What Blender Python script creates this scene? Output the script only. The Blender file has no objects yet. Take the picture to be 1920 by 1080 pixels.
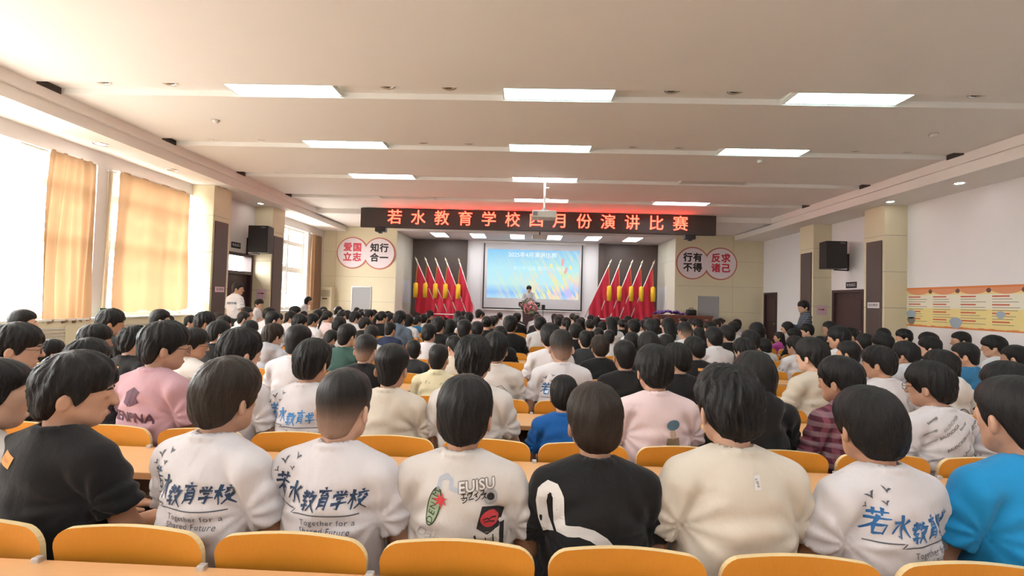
import bpy, bmesh, math, random
import numpy as np
from mathutils import Vector, Matrix
from mathutils.bvhtree import BVHTree

# ------------------------------------------------------------------ camera
SC = bpy.context.scene
COL = SC.collection
FPX, EYE = 850.0, 1.55            # focal length in pixels of a 1920 wide frame, eye height


def camera_axes(vp=(984, 565), roll=math.radians(1.65)):
    dx, dy = vp[0] - 960, vp[1] - 540
    c, s = math.cos(roll), math.sin(roll)
    ux, uy = dx * c + dy * s, -dx * s + dy * c
    yaw = math.atan2(ux, FPX)
    pitch = math.atan2(uy * math.cos(yaw), FPX)
    f = Vector((-math.sin(yaw) * math.cos(pitch), math.cos(yaw) * math.cos(pitch), math.sin(pitch)))
    r0 = Vector((math.cos(yaw), math.sin(yaw), 0))
    d0 = f.cross(r0)
    return f, r0 * c - d0 * s, r0 * s + d0 * c


CF, CR, CD = camera_axes()
CPOS = Vector((0, 0, EYE))
cam = bpy.data.cameras.new('camera')
cam.sensor_fit = 'HORIZONTAL'
cam.sensor_width = 36
cam.lens = FPX / 1920 * 36
cam.clip_end = 200
cam_ob = bpy.data.objects.new('camera', cam)
COL.objects.link(cam_ob)
mw = Matrix((CR, -CD, -CF)).transposed().to_4x4()
mw.translation = CPOS
cam_ob.matrix_world = mw
SC.camera = cam_ob


def ray(px, py):
    return CF + CR * ((px - 960) / FPX) + CD * ((py - 540) / FPX)


def on_y(px, py, y):
    v = ray(px, py)
    return CPOS + v * (y / v.y)


def px_of(p):
    v = Vector(p) - CPOS
    z = v.dot(CF)
    return 960 + FPX * v.dot(CR) / z, 540 + FPX * v.dot(CD) / z, z


# ------------------------------------------------------------------ light and exposure
SC.view_settings.view_transform = 'Standard'
SC.view_settings.look = 'None'
SC.view_settings.gamma = 1.0
SC.view_settings.use_curve_mapping = False
SC.view_settings.exposure = 1.36

world = bpy.data.worlds.new('daylight')
SC.world = world
world.use_nodes = True
bg = world.node_tree.nodes['Background']
# hazy bright sky above the horizon, paler ground below it
wn, wl = world.node_tree.nodes, world.node_tree.links
wtc = wn.new('ShaderNodeTexCoord')
wsep = wn.new('ShaderNodeSeparateXYZ')
wl.new(wtc.outputs['Generated'], wsep.inputs[0])
wr = wn.new('ShaderNodeValToRGB')
wr.color_ramp.elements[0].position, wr.color_ramp.elements[0].color = .44, (.36, .335, .30, 1)
wr.color_ramp.elements[1].position, wr.color_ramp.elements[1].color = .52, (1.0, .975, .95, 1)
wm = wn.new('ShaderNodeMath')
wm.operation = 'MULTIPLY_ADD'
wm.inputs[1].default_value = wm.inputs[2].default_value = .5
wl.new(wsep.outputs['Z'], wm.inputs[0])
wl.new(wm.outputs[0], wr.inputs[0])
wl.new(wr.outputs[0], bg.inputs['Color'])
bg.inputs['Strength'].default_value = 12.0

sun = bpy.data.lights.new('sun', 'SUN')
sun.energy = 5.0
sun.angle = math.radians(1.0)
sun.color = (1.0, 0.93, 0.82)
sun_ob = bpy.data.objects.new('sun', sun)
COL.objects.link(sun_ob)
# shines in from the window side, high and a little towards the stage
sun_ob.rotation_euler = Vector((0.50, 0.22, -0.92)).to_track_quat('-Z', 'Y').to_euler()

# ------------------------------------------------------------------ helpers
MATS = {}


def mat(name, col, rough=0.6, metal=0.0, spec=0.5, noise=0.0, nscale=8.0, bump=0.0, bscale=40.0,
        emit=None, estr=0.0, sheen=0.0, trans=0.0, stretch=None):
    """a procedural principled material; noise varies the colour, bump the relief"""
    if name in MATS:
        return MATS[name]
    m = bpy.data.materials.new(name)
    m.use_nodes = True
    nt = m.node_tree
    b = nt.nodes['Principled BSDF']
    b.inputs['Base Color'].default_value = (*col, 1)
    b.inputs['Roughness'].default_value = rough
    b.inputs['Metallic'].default_value = metal
    b.inputs['Specular IOR Level'].default_value = spec
    if sheen:
        b.inputs['Sheen Weight'].default_value = sheen
    if emit:
        b.inputs['Emission Color'].default_value = (*emit, 1)
        b.inputs['Emission Strength'].default_value = estr
    tc = nt.nodes.new('ShaderNodeTexCoord')
    src = tc.outputs['Object']
    if stretch:
        mp = nt.nodes.new('ShaderNodeMapping')
        mp.inputs['Scale'].default_value = stretch
        nt.links.new(src, mp.inputs[0])
        src = mp.outputs[0]
    if noise:
        n = nt.nodes.new('ShaderNodeTexNoise')
        n.inputs['Scale'].default_value = nscale
        n.inputs['Detail'].default_value = 3
        nt.links.new(src, n.inputs['Vector'])
        mx = nt.nodes.new('ShaderNodeMix')
        mx.data_type = 'RGBA'
        mx.inputs[6].default_value = (*[max(0, c * (1 - noise)) for c in col], 1)
        mx.inputs[7].default_value = (*[min(1, c * (1 + noise)) for c in col], 1)
        nt.links.new(n.outputs['Fac'], mx.inputs[0])
        nt.links.new(mx.outputs[2], b.inputs['Base Color'])
    if bump:
        n2 = nt.nodes.new('ShaderNodeTexNoise')
        n2.inputs['Scale'].default_value = bscale
        n2.inputs['Detail'].default_value = 4
        nt.links.new(src, n2.inputs['Vector'])
        bp = nt.nodes.new('ShaderNodeBump')
        bp.inputs['Strength'].default_value = bump
        bp.inputs['Distance'].default_value = 0.01
        nt.links.new(n2.outputs['Fac'], bp.inputs['Height'])
        nt.links.new(bp.outputs[0], b.inputs['Normal'])
    MATS[name] = m
    return m


def srgb(r, g, b):
    f = lambda c: (c / 255 / 12.92) if c / 255 <= 0.04045 else ((c / 255 + 0.055) / 1.055) ** 2.4
    return (f(r), f(g), f(b))


class MB:
    """collects simple solids into one mesh"""

    def __init__(self):
        self.v, self.f, self.mi = [], [], []

    def add(self, vs, fs, mi=0):
        o = len(self.v)
        self.v += [tuple(p) for p in vs]
        self.f += [tuple(i + o for i in f) for f in fs]
        self.mi += [mi] * len(fs)
        return self

    def box(self, x0, x1, y0, y1, z0, z1, mi=0, bev=0.0):
        if bev:
            bm = bmesh.new()
            bmesh.ops.create_cube(bm, size=1)
            for v in bm.verts:
                v.co = Vector(((x0 + x1) / 2 + v.co.x * (x1 - x0), (y0 + y1) / 2 + v.co.y * (y1 - y0), (z0 + z1) / 2 + v.co.z * (z1 - z0)))
            bmesh.ops.bevel(bm, geom=bm.edges[:], offset=bev, segments=2, affect='EDGES', profile=0.5)
            bm.verts.index_update()
            self.add([v.co for v in bm.verts], [[v.index for v in f.verts] for f in bm.faces], mi)
            bm.free()
            return self
        return self.add([(x0, y0, z0), (x1, y0, z0), (x1, y1, z0), (x0, y1, z0), (x0, y0, z1), (x1, y0, z1), (x1, y1, z1), (x0, y1, z1)],
                        [(0, 3, 2, 1), (4, 5, 6, 7), (0, 1, 5, 4), (1, 2, 6, 5), (2, 3, 7, 6), (3, 0, 4, 7)], mi)

    def prism(self, poly, axis, a, b, mi=0):
        """extrude a 2-D polygon along an axis (0: poly is (y,z), 1: (x,z), 2: (x,y))"""
        def P(p, t):
            return (t, p[0], p[1]) if axis == 0 else (p[0], t, p[1]) if axis == 1 else (p[0], p[1], t)
        n = len(poly)
        vs = [P(p, a) for p in poly] + [P(p, b) for p in poly]
        fs = [tuple(range(n))[::-1], tuple(range(n, 2 * n))] + [(i, (i + 1) % n, n + (i + 1) % n, n + i) for i in range(n)]
        return self.add(vs, fs, mi)

    def tube(self, pts, r, n=10, mi=0, cap=True):
        pts = [Vector(p) for p in pts]
        rs = r if isinstance(r, (list, tuple)) else [r] * len(pts)
        vs, fs = [], []
        up = Vector((0, 0, 1)) if abs((pts[-1] - pts[0]).normalized().z) < 0.9 else Vector((1, 0, 0))
        for i, p in enumerate(pts):
            d = (pts[min(i + 1, len(pts) - 1)] - pts[max(i - 1, 0)]).normalized()
            u = d.cross(up).normalized()
            w = u.cross(d)
            for k in range(n):
                a = 2 * math.pi * k / n
                vs.append(p + (u * math.cos(a) + w * math.sin(a)) * rs[i])
        for i in range(len(pts) - 1):
            for k in range(n):
                fs.append((i * n + k, i * n + (k + 1) % n, (i + 1) * n + (k + 1) % n, (i + 1) * n + k))
        if cap:
            fs.append(tuple(range(n))[::-1])
            fs.append(tuple(range((len(pts) - 1) * n, len(pts) * n)))
        return self.add(vs, fs, mi)

    def lathe(self, prof, c=(0, 0, 0), n=20, mi=0):
        """(radius, z) profile turned about a vertical axis through c"""
        vs, fs = [], []
        for r, z in prof:
            for k in range(n):
                a = 2 * math.pi * k / n
                vs.append((c[0] + r * math.cos(a), c[1] + r * math.sin(a), c[2] + z))
        for i in range(len(prof) - 1):
            for k in range(n):
                fs.append((i * n + k, i * n + (k + 1) % n, (i + 1) * n + (k + 1) % n, (i + 1) * n + k))
        return self.add(vs, fs, mi)

    def mesh(self, name, mats, smooth=False):
        me = bpy.data.meshes.new(name)
        me.from_pydata(self.v, [], self.f)
        for m in (mats if isinstance(mats, (list, tuple)) else [mats]):
            me.materials.append(m)
        me.polygons.foreach_set('material_index', self.mi)
        me.validate()
        bm = bmesh.new()
        bm.from_mesh(me)
        bmesh.ops.recalc_face_normals(bm, faces=bm.faces[:])
        bm.to_mesh(me)
        bm.free()
        if smooth:
            me.shade_smooth()
        me.update()
        return me

    def build(self, name, mats, parent=None, smooth=False, loc=None, rot=None):
        return place(name, self.mesh(name, mats, smooth), parent, loc, rot)


def place(name, me, parent=None, loc=None, rot=None):
    o = bpy.data.objects.new(name, me)
    COL.objects.link(o)
    if parent is not None:
        o.parent = parent
    if loc is not None:
        o.location = loc
    if rot is not None:
        o.rotation_euler = rot
    return o


def tag(o, label=None, cat=None, group=None, kind=None):
    if label:
        o['label'] = label
    if cat:
        o['category'] = cat
    if group:
        o['group'] = group
    if kind:
        o['kind'] = kind
    return o


def empty(name, loc=(0, 0, 0), label=None, cat=None, group=None, rz=0):
    o = place(name, None, None, loc, (0, 0, rz))
    o.empty_display_size = 0.1
    return tag(o, label, cat, group)


def struct(mb, name, mats, smooth=False, parent=None):
    o = mb.build(name, mats, parent, smooth)
    if parent is None:
        o['kind'] = 'structure'
    return o


def text_mesh(body, size, bold=0.0, align='CENTER', shear=0.0, depth=0.0, spacing=1.0):
    cu = bpy.data.curves.new('lettering', 'FONT')
    cu.body, cu.size, cu.align_x, cu.align_y = body, size, align, 'CENTER'
    cu.shear, cu.extrude, cu.space_character = shear, depth, spacing
    cu.resolution_u = 3
    o = bpy.data.objects.new('lettering', cu)
    COL.objects.link(o)
    dg = bpy.context.evaluated_depsgraph_get()
    me = bpy.data.meshes.new_from_object(o.evaluated_get(dg))
    bpy.data.objects.remove(o)
    bpy.data.curves.remove(cu)
    if bold:                                   # heavier strokes: shifted copies of the glyphs
        n = len(me.vertices)
        co = np.empty(n * 3, np.float32)
        me.vertices.foreach_get('co', co)
        co = co.reshape(n, 3)
        fs = [tuple(p.vertices) for p in me.polygons]
        V, F = [], []
        for q, (dx, dy) in enumerate(((0, 0), (bold, 0), (-bold, 0), (0, bold), (0, -bold), (bold * .7, bold * .7), (-bold * .7, -bold * .7), (bold * .7, -bold * .7), (-bold * .7, bold * .7))):
            F += [tuple(i + len(V) for i in f) for f in fs]
            V += [(x + dx, y + dy, z + q * .00003) for x, y, z in co]
        me = bpy.data.meshes.new('lettering')
        me.from_pydata(V, [], F)
    return me


def text_on(name, body, size, m, parent, loc, rot, **kw):
    me = text_mesh(body, size, **kw)
    me.materials.clear()
    me.materials.append(m)
    return place(name, me, parent, loc, rot)


R90 = math.pi / 2
RNG = random.Random(7)
# ------------------------------------------------------------------ the hall
XL, XR, YBK, YF, YB = -7.49, 8.53, -3.6, 16.5, 18.7
ZC, ZS, ZM = 4.29, 3.95, 4.13        # tray ceiling, side soffits, front soffit
TL, TR, TF = -6.60, 7.43, 13.95      # edges of the ceiling tray
M_white = mat('wall_paint_white', (.78, .74, .72), .75, noise=.02, nscale=2, bump=.05, bscale=90)
M_ceil = mat('ceiling_paint', (.88, .835, .795), .8, noise=.02, nscale=1.5)
M_cream = mat('cream_panel', (.74, .66, .47), .5, noise=.03, nscale=3)
M_joint = mat('panel_joint', (.36, .32, .24), .8)
M_brown = mat('brown_panel', (.095, .068, .06), .45, noise=.12, nscale=9, stretch=(8, 8, .6))
M_door = mat('door_wood', (.062, .032, .032), .4, noise=.18, nscale=10, stretch=(9, 9, .5))
M_frame = mat('window_frame_pvc', (.80, .78, .74), .4)
M_dark = mat('black_plastic', (.016, .016, .018), .45)
M_chrome = mat('chrome', (.75, .74, .72), .18, 1.0)
M_metal = mat('grey_metal', (.45, .46, .47), .4, .7)
M_floor = mat('floor_tile', (.46, .42, .37), .3, noise=.1, nscale=5)

struct(MB().box(XL - .3, XR + .3, YBK - .3, YB + .3, -.15, 0), 'floor', M_floor)

# ceiling: slabs between shallow cross troughs
TROUGHS = [-3.0, -.9, 1.2, 3.2] + [5.77 + 2.1 * k for k in range(4)]
TW, TD = .36, .075
mb = MB()
ys = [YBK] + [v for t in TROUGHS for v in (t, t + TW)] + [TF]
for i in range(0, len(ys), 2):
    mb.box(TL, TR, ys[i], ys[i + 1], ZC, ZC + .25)
for t in TROUGHS:
    mb.box(TL, TR, t, t + TW, ZC + TD, ZC + .25)
ceiling = struct(mb, 'ceiling', M_ceil)
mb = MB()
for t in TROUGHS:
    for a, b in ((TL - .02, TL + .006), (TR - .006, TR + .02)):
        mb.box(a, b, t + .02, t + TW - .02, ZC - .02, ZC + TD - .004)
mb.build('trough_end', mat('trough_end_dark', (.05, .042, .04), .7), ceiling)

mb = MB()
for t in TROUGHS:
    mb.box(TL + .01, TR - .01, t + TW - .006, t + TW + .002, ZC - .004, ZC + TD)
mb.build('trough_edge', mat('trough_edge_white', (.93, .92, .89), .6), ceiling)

# stepped cornice round the tray, side soffits, front soffit
mb = MB()
mb.prism([(TL - .06, ZS), (TL - .06, ZM), (TL, ZM), (TL, ZC + .24), (XL - .3, ZC + .24), (XL - .3, ZS)], 1, YBK, YF)
struct(mb, 'trim_1', M_ceil)
mb = MB()
mb.prism([(TR + .06, ZS), (TR + .06, ZM), (TR, ZM), (TR, ZC + .24), (XR + .3, ZC + .24), (XR + .3, ZS)], 1, YBK, YF)
struct(mb, 'trim_2', M_ceil)
mb = MB().box(TL - .06, TR + .06, TF, YF + .26, ZM, ZC + .25)
struct(mb, 'trim_3', M_ceil)

# back wall behind the viewer
struct(MB().box(XL - .3, XR + .3, YBK - .3, YBK, 0, ZC + .25), 'wall_back', M_white)

# ---------------------------------------------------------------- window wall
SILL, HEAD = 1.06, 3.70
WINS = [(-2.9, -1.0), (-.65, 1.3), (1.65, 3.6), (3.95, 5.3), (5.62, 7.62), (7.9, 9.86), (13.25, 15.3)]
DOORL = (11.1, 12.2)
mb = MB()
xo = XL - .3
edges = sorted(WINS + [DOORL])
y = YBK
for a, b in edges:
    mb.box(xo, XL, y, a, 0, ZS)
    if (a, b) == DOORL:
        mb.box(xo, XL, a, b, 2.60, ZS)
    else:
        mb.box(xo, XL, a, b, 0, SILL)
        mb.box(xo, XL, a, b, HEAD, ZS)
    y = b
mb.box(xo, XL, y, YF, 0, ZS)
wall_left = struct(mb, 'wall_left', M_white)

glass = bpy.data.materials.new('window_glass')
glass.use_nodes = True
nt = glass.node_tree
tr_ = nt.nodes.new('ShaderNodeBsdfTransparent')
tr_.inputs[0].default_value = (.96, .97, .97, 1)
gl_ = nt.nodes.new('ShaderNodeBsdfGlossy')
gl_.inputs['Roughness'].default_value = .03
mx_ = nt.nodes.new('ShaderNodeMixShader')
mx_.inputs[0].default_value = .07
nt.links.new(tr_.outputs[0], mx_.inputs[1])
nt.links.new(gl_.outputs[0], mx_.inputs[2])
nt.links.new(mx_.outputs[0], nt.nodes['Material Output'].inputs[0])

for n, (a, b) in enumerate(WINS):
    m = (a + b) / 2
    fx0, fx1 = XL - .22, XL - .15
    w = MB().box(fx0, fx1, a, a + .06, SILL, HEAD).box(fx0, fx1, b - .06, b, SILL, HEAD)
    w.box(fx0, fx1, a + .06, b - .06, SILL, SILL + .06).box(fx0, fx1, a + .06, b - .06, HEAD - .06, HEAD)
    win = struct(w, 'window_%d' % (n + 1), M_frame)
    MB().box(fx0 - .01, fx1 + .01, m - .04, m + .04, SILL + .06, HEAD - .06).build('mullion', M_frame, win)
    for z in (2.36, 3.24):
        MB().box(fx0 - .005, fx1 + .005, a + .06, m - .04, z - .04, z + .04).build('transom', M_frame, win)
        MB().box(fx0 - .005, fx1 + .005, m + .04, b - .06, z - .04, z + .04).build('transom', M_frame, win)
    for (p, q) in ((a + .06, m - .04), (m + .04, b - .06)):
        for (u, v) in ((SILL + .06, 2.32), (2.40, 3.20), (3.28, HEAD - .06)):
            MB().box(XL - .19, XL - .182, p, q, u, v).build('pane', glass, win)
            if v - u > .6:                       # casement sash round the pane
                s = MB().box(XL - .205, XL - .165, p, p + .045, u, v).box(XL - .205, XL - .165, q - .045, q, u, v)
                s.box(XL - .205, XL - .165, p + .045, q - .045, u, u + .045).box(XL - .205, XL - .165, p + .045, q - .045, v - .045, v)
                s.build('sash', M_frame, win)
    MB().box(XL - .14, XL + .16, a - .05, b + .05, SILL - .035, SILL, bev=.008).build('sill', M_frame, win)

# panelled ledge with louvred radiator covers below the sills
mb = MB().box(XL, XL + .12, YBK, 9.80, 0, SILL - .035).box(XL, XL + .12, 12.77, YF - .01, 0, SILL - .035)
ledge = struct(mb, 'baseboard_left', M_cream)
M_louvre = mat('louvre_slat', (.60, .56, .50), .5)
for (a, b) in ((4.1, 4.9), (6.15, 7.08), (8.1, 9.4)):
    MB().box(XL + .10, XL + .118, a, b, .46, .93).build('louvre_backing', mat('louvre_dark', (.20, .18, .16), .8), ledge)  # plain dark board behind the slats
    for k in range(9):
        z = .49 + k * .05
        MB().prism([(XL + .118, z), (XL + .145, z + .006), (XL + .145, z + .022), (XL + .118, z + .030)], 1, a, b).build('louvre_slat', M_louvre, ledge)
    for a2 in (a - .03, b):
        MB().box(XL + .118, XL + .15, a2, a2 + .03, .44, .95).build('louvre_frame', M_cream, ledge)


def pilaster(name, side, y0, y1, panel=True):
    """a pier standing out from a side wall, clad in cream boards with open joints and a brown strip on its inner face"""
    s = 1 if side == 'l' else -1
    xw = XL if side == 'l' else XR
    xi = xw + s * .5
    core = MB().box(min(xw, xi - s * .012), max(xw, xi - s * .012), y0 + .012, y1 - .012, 0, ZS)
    o = struct(core, name, M_joint)
    zs = [0, .82, 1.64, 2.45, 3.27, ZS]
    for i in range(5):
        z0, z1 = zs[i] + .005, zs[i + 1] - .005
        MB().box(min(xw, xi), max(xw, xi), y0, y0 + .012, z0, z1).build('panel', M_cream, o)
        MB().box(min(xw, xi), max(xw, xi), y1 - .012, y1, z0, z1).build('panel', M_cream, o)
        MB().box(min(xi, xi - s * .012), max(xi, xi - s * .012), y0 + .0125, y1 - .0125, z0, z1).build('panel', M_cream, o)
    if panel:
        MB().box(min(xi, xi + s * .03), max(xi, xi + s * .03), y0 + .06, y1 - .1, 0.02, 3.16, bev=.004).build('brown_strip', M_brown, o)
    return o


pilaster('trim_4', 'l', 9.86, 10.45)
pilaster('trim_5', 'l', 12.22, 12.85)
pilaster('trim_6', 'r', 10.37, 10.98)
pilaster('trim_7', 'r', 12.88, 13.52)

# window-side door with a glazed light over it
d = MB().box(XL - .2, XL + .03, DOORL[0] - .09, DOORL[0], 0, 2.66).box(XL - .2, XL + .03, DOORL[1], DOORL[1] + .0, 0, 2.66) if False else MB()
d.box(XL - .2, XL + .02, DOORL[0], DOORL[0] + .08, 0, 2.60).box(XL - .2, XL + .02, DOORL[1] - .08, DOORL[1], 0, 2.60)
d.box(XL - .2, XL + .02, DOORL[0] + .08, DOORL[1] - .08, 2.52, 2.60).box(XL - .2, XL + .02, DOORL[0] + .08, DOORL[1] - .08, 2.05, 2.13)
door1 = struct(d, 'door_1', M_door)
MB().box(XL - .12, XL - .08, DOORL[0] + .08, DOORL[1] - .08, 0, 2.05).build('door_leaf', M_door, door1)
MB().box(XL - .075, XL - .07, DOORL[0] + .25, DOORL[1] - .25, .3, 1.75).build('door_panel', M_door, door1)
MB().box(XL - .1, XL - .094, DOORL[0] + .08, DOORL[1] - .08, 2.13, 2.52).build('pane', glass, door1)
# ---------------------------------------------------------------- right wall with two doors
DR = [(11.62, 12.84), (15.58, 16.44)]
mb = MB()
y = YBK
for a, b in DR:
    mb.box(XR, XR + .3, y, a, 0, ZS).box(XR, XR + .3, a, b, 2.10, ZS)
    y = b
mb.box(XR, XR + .3, y, YF, 0, ZS)
struct(mb, 'wall_right', mat('wall_paint_cool', (.80, .775, .775), .75, noise=.02, nscale=2, bump=.05, bscale=90))
for n, (a, b) in enumerate(DR):
    d = MB().box(XR - .015, XR + .2, a, a + .07, 0, 2.10).box(XR - .015, XR + .2, b - .07, b, 0, 2.10).box(XR - .015, XR + .2, a + .07, b - .07, 2.03, 2.10)
    dr = struct(d, 'door_%d' % (n + 2), M_door)
    MB().box(XR + .06, XR + .1, a + .07, b - .07, 0, 2.03).build('door_leaf', M_door, dr)
    for (z0, z1) in ((.25, .95), (1.1, 1.85)):
        MB().box(XR + .045, XR + .06, a + .2, b - .2, z0, z1, bev=.006).build('door_panel', M_door, dr)
    MB().tube([(XR + .06, a + .14, 1.03), (XR + .01, a + .14, 1.03), (XR + .01, a + .27, 1.03)], .011, 8).box(XR + .052, XR + .06, a + .12, a + .16, .95, 1.11).build('door_handle', M_chrome, dr)

# ---------------------------------------------------------------- front wall, stage opening between X -4.77 and 5.40
SL, SR = -4.77, 5.40
mb = MB().box(XL - .3, SL - .013, YF + .012, YF + .25, 0, ZM - .001).box(SR + .013, XR + .3, YF + .012, YF + .25, 0, ZM - .001)
wf = struct(mb, 'wall_front', M_joint)
zs = [0, .46, 1.37, 2.28, 3.19, ZM - .002]
for xs_ in ([XL, -7.02, SL], [SR, 7.45, XR]):
    for i in range(2):
        for j in range(5):
            MB().box(xs_[i] + .004, xs_[i + 1] - .004, YF, YF + .012, zs[j] + .004, zs[j + 1] - .004).build('panel', M_cream, wf)
M_stagew = mat('stage_wall_paint', (.78, .76, .78), .7, noise=.02, nscale=2)
mb = MB().box(SL - .25, SL, YF + .26, YB, 0, ZM).box(SR, SR + .25, YF + .26, YB, 0, ZM).box(SL - .012, SL, YF + .013, YF + .26, 0, ZM).box(SR, SR + .012, YF + .013, YF + .26, 0, ZM).box(SL - .25, SR + .25, YB, YB + .25, 0, ZM)
ws = struct(mb, 'wall_stage', M_stagew)
for (x0, x1) in ((SL, SL + .012), (SR - .012, SR)):
    for j in range(5):
        for (a, b) in ((YF + .004, 17.5), (17.508, YB - .004)):
            if zs[j + 1] > 1.4 and zs[j] < 2.2 and a > 17:
                continue
            MB().box(x0, x1, a, b, zs[j] + .004, min(zs[j + 1], 4.0) - .004).build('panel', mat('stage_side_panel', (.70, .66, .56), .5), ws)
struct(MB().box(SL - .012, SR + .012, YF + .002, YB + .25, 4.02, ZM - .002), 'ceiling_stage', mat('stage_ceiling_paint', (.76, .70, .70), .8))
# brown cladding either side of the screen, in upright boards
for nm, x0, x1, st in (('trim_8', SL + .06, -2.42, -2.96), ('trim_9', 2.97, SR - .03, 3.2)):
    o = struct(MB().box(x0, x1, YB - .03, YB, 0, 4.0), nm, M_joint)
    xx = sorted([x0, x1, st])
    for i in range(2):
        MB().box(xx[i] + .003, xx[i + 1] - .003, YB - (.05 if xx[i + 1] - xx[i] > 1 else .13), YB - .03, 0, 4.0).build('panel', M_brown, o)
# raised platform
plat = MB().box(-6.4, 7.0, 15.0, YF, 0, .48).box(SL + .015, SR - .015, YF, YB - .14, 0, .48)
struct(plat, 'floor_stage', mat('stage_carpet', (.22, .10, .08), .9, noise=.1, nscale=20))
# ------------------------------------------------------------------ lamps in the ceiling
mat('lamp_glow', (.5, .6, .6), .5, emit=(.60, 1.0, .95), estr=4.0)
mat('lamp_glow_white', (.9, .95, .95), .5, emit=(.97, .99, 1.0), estr=6.5)
mat('lamp_off', (.70, .66, .62), .4)
PX = (-4.06, -.36, 3.40)
ordw = ['first', 'second', 'third', 'fourth', 'fifth', 'sixth', 'seventh', 'eighth']
row_words = ['nearest the camera', 'second from the camera', 'third from the camera', 'fourth from the camera']
col_words = ['window-side', 'middle', 'wall-side']
for ti, t in enumerate(TROUGHS):
    for ci, x in enumerate(PX):
        vis = ti - 4
        off = (vis, ci) in ((2, 2), (3, 0))
        o = empty('light_panel', (x + .73, t + .18, ZC + .03),
                  ('%s %s ceiling light panel in the cross trough %s' % ('unlit' if off else 'lit', col_words[ci], row_words[vis])) if vis >= 0
                  else 'lit %s ceiling light panel above the rear seats, %s trough behind the view' % (col_words[ci], ordw[3 - ti]), 'ceiling light', 'recessed ceiling light panels')
        fr = MB().box(-.74, .74, -.175, -.155, -.02, .04).box(-.74, .74, .155, .175, -.02, .04).box(-.74, -.72, -.155, .155, -.02, .04).box(.72, .74, -.155, .155, -.02, .04)
        fr.build('frame', M_frame, o)
        MB().box(-.72, .72, -.155, .155, .0, .03).build('diffuser', MATS['lamp_off' if off else ('lamp_glow' if vis in (0, 1) else 'lamp_glow_white')], o)

dl_ring = MB().lathe([(.055, .012), (.085, .012), (.088, .0), (.082, -.008), (.06, -.006), (.055, .012)], n=24).mesh('trim_ring', M_chrome, True)
dl_cup = MB().lathe([(.058, .0), (.045, .03), (.02, .045), (.0, .046)], n=20).mesh('reflector', mat('lamp_cup', (.05, .045, .04), .25, .9), True)
dl_bulb = MB().lathe([(.0, -.004), (.022, .0), (.03, .018), (.016, .034), (.0, .036)], n=16).mesh('bulb', mat('lamp_bulb', (.62, .6, .56), .12), True)
dl_glow = MB().lathe([(.0, -.006), (.05, -.004), (.057, .002)], n=20).mesh('bulb', mat('downlight_glow', (1, 1, 1), .5, emit=(1, .99, .96), estr=12), True)


def downlight(x, y, z, label, lit=False, sc=1.0, grp='small round downlights'):
    o = empty('downlight', (x, y, z), label, 'downlight', grp)
    o.scale = (sc,) * 3
    place('trim_ring', dl_ring, o)
    if lit:
        place('bulb', dl_glow, o)
    else:
        place('reflector', dl_cup, o)
        place('bulb', dl_bulb, o)


DX = (-5.78, -4.86, -1.9, -1.08, 1.84, 2.65, 5.70, 6.60)
ordw = ['first', 'second', 'third', 'fourth', 'fifth', 'sixth', 'seventh', 'eighth']
for k in range(4):
    for i, x in enumerate(DX):
        downlight(x, TROUGHS[4 + k] + .09, ZC + TD - .014, 'unlit chrome downlight, %s from the windows in the trough %s' % (ordw[i], row_words[k]), sc=1.3)
for x, y, lit, w in ((-7.08, 7.23, True, 'glowing soffit downlight above the tan pleated curtain'), (-7.05, 8.69, False, 'unlit soffit downlight above the broad sunlit curtain'),
                     (-7.06, 10.2, False, 'unlit soffit downlight over the window-side pilaster'), (-7.1, 11.8, True, 'glowing soffit downlight before the loudspeaker by the window-side door'),
                     (7.92, 8.5, True, 'glowing soffit downlight above the yellow poster strip'), (7.9, 10.05, True, 'glowing soffit downlight beside the nearer right-hand pilaster')):
    downlight(x, y, ZS - .002, w, lit, 1.25, 'round soffit downlights')
downlight(-5.27, 15.0, ZM - .002, 'glowing downlight left of the red lettered display', True, 1.3, 'round soffit downlights')
for i, (x0, x1) in enumerate(((-3.6, -3.05), (-2.1, -1.6), (-.62, -.08), (.82, 1.3), (2.25, 2.78), (3.78, 4.25))):
    o = empty('stage_light', ((x0 + x1) / 2, 17.25, 4.015), 'square lit panel in the stage ceiling, %s from the windows' % ordw[i], 'ceiling light', 'stage ceiling panels')
    MB().box(-.29, .29, -.55, .55, -.012, .0).build('frame', M_frame, o)
    MB().box(-.26, .26, -.52, .52, -.018, -.0125).build('diffuser', MATS['lamp_glow_white'], o)
for x, y, w in ((-5.0, 7.0, 'small round detector on the ceiling near the window-side light streak'), (6.18, 7.04, 'small white detector on the ceiling near the wall-side cornice'), (4.27, 8.45, 'white dome detector beyond the wall-side light panel')):
    o = empty('smoke_detector', (x, y, ZC), w, 'detector', 'ceiling detectors')
    MB().lathe([(0, -.05), (.03, -.048), (.045, -.03), (.05, 0)], n=18).build('cover', M_frame, o, True)
    MB().lathe([(.05, -.012), (.062, -.01), (.062, 0)], n=18).build('base', mat('detector_base', (.55, .52, .5), .5), o, True)

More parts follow.
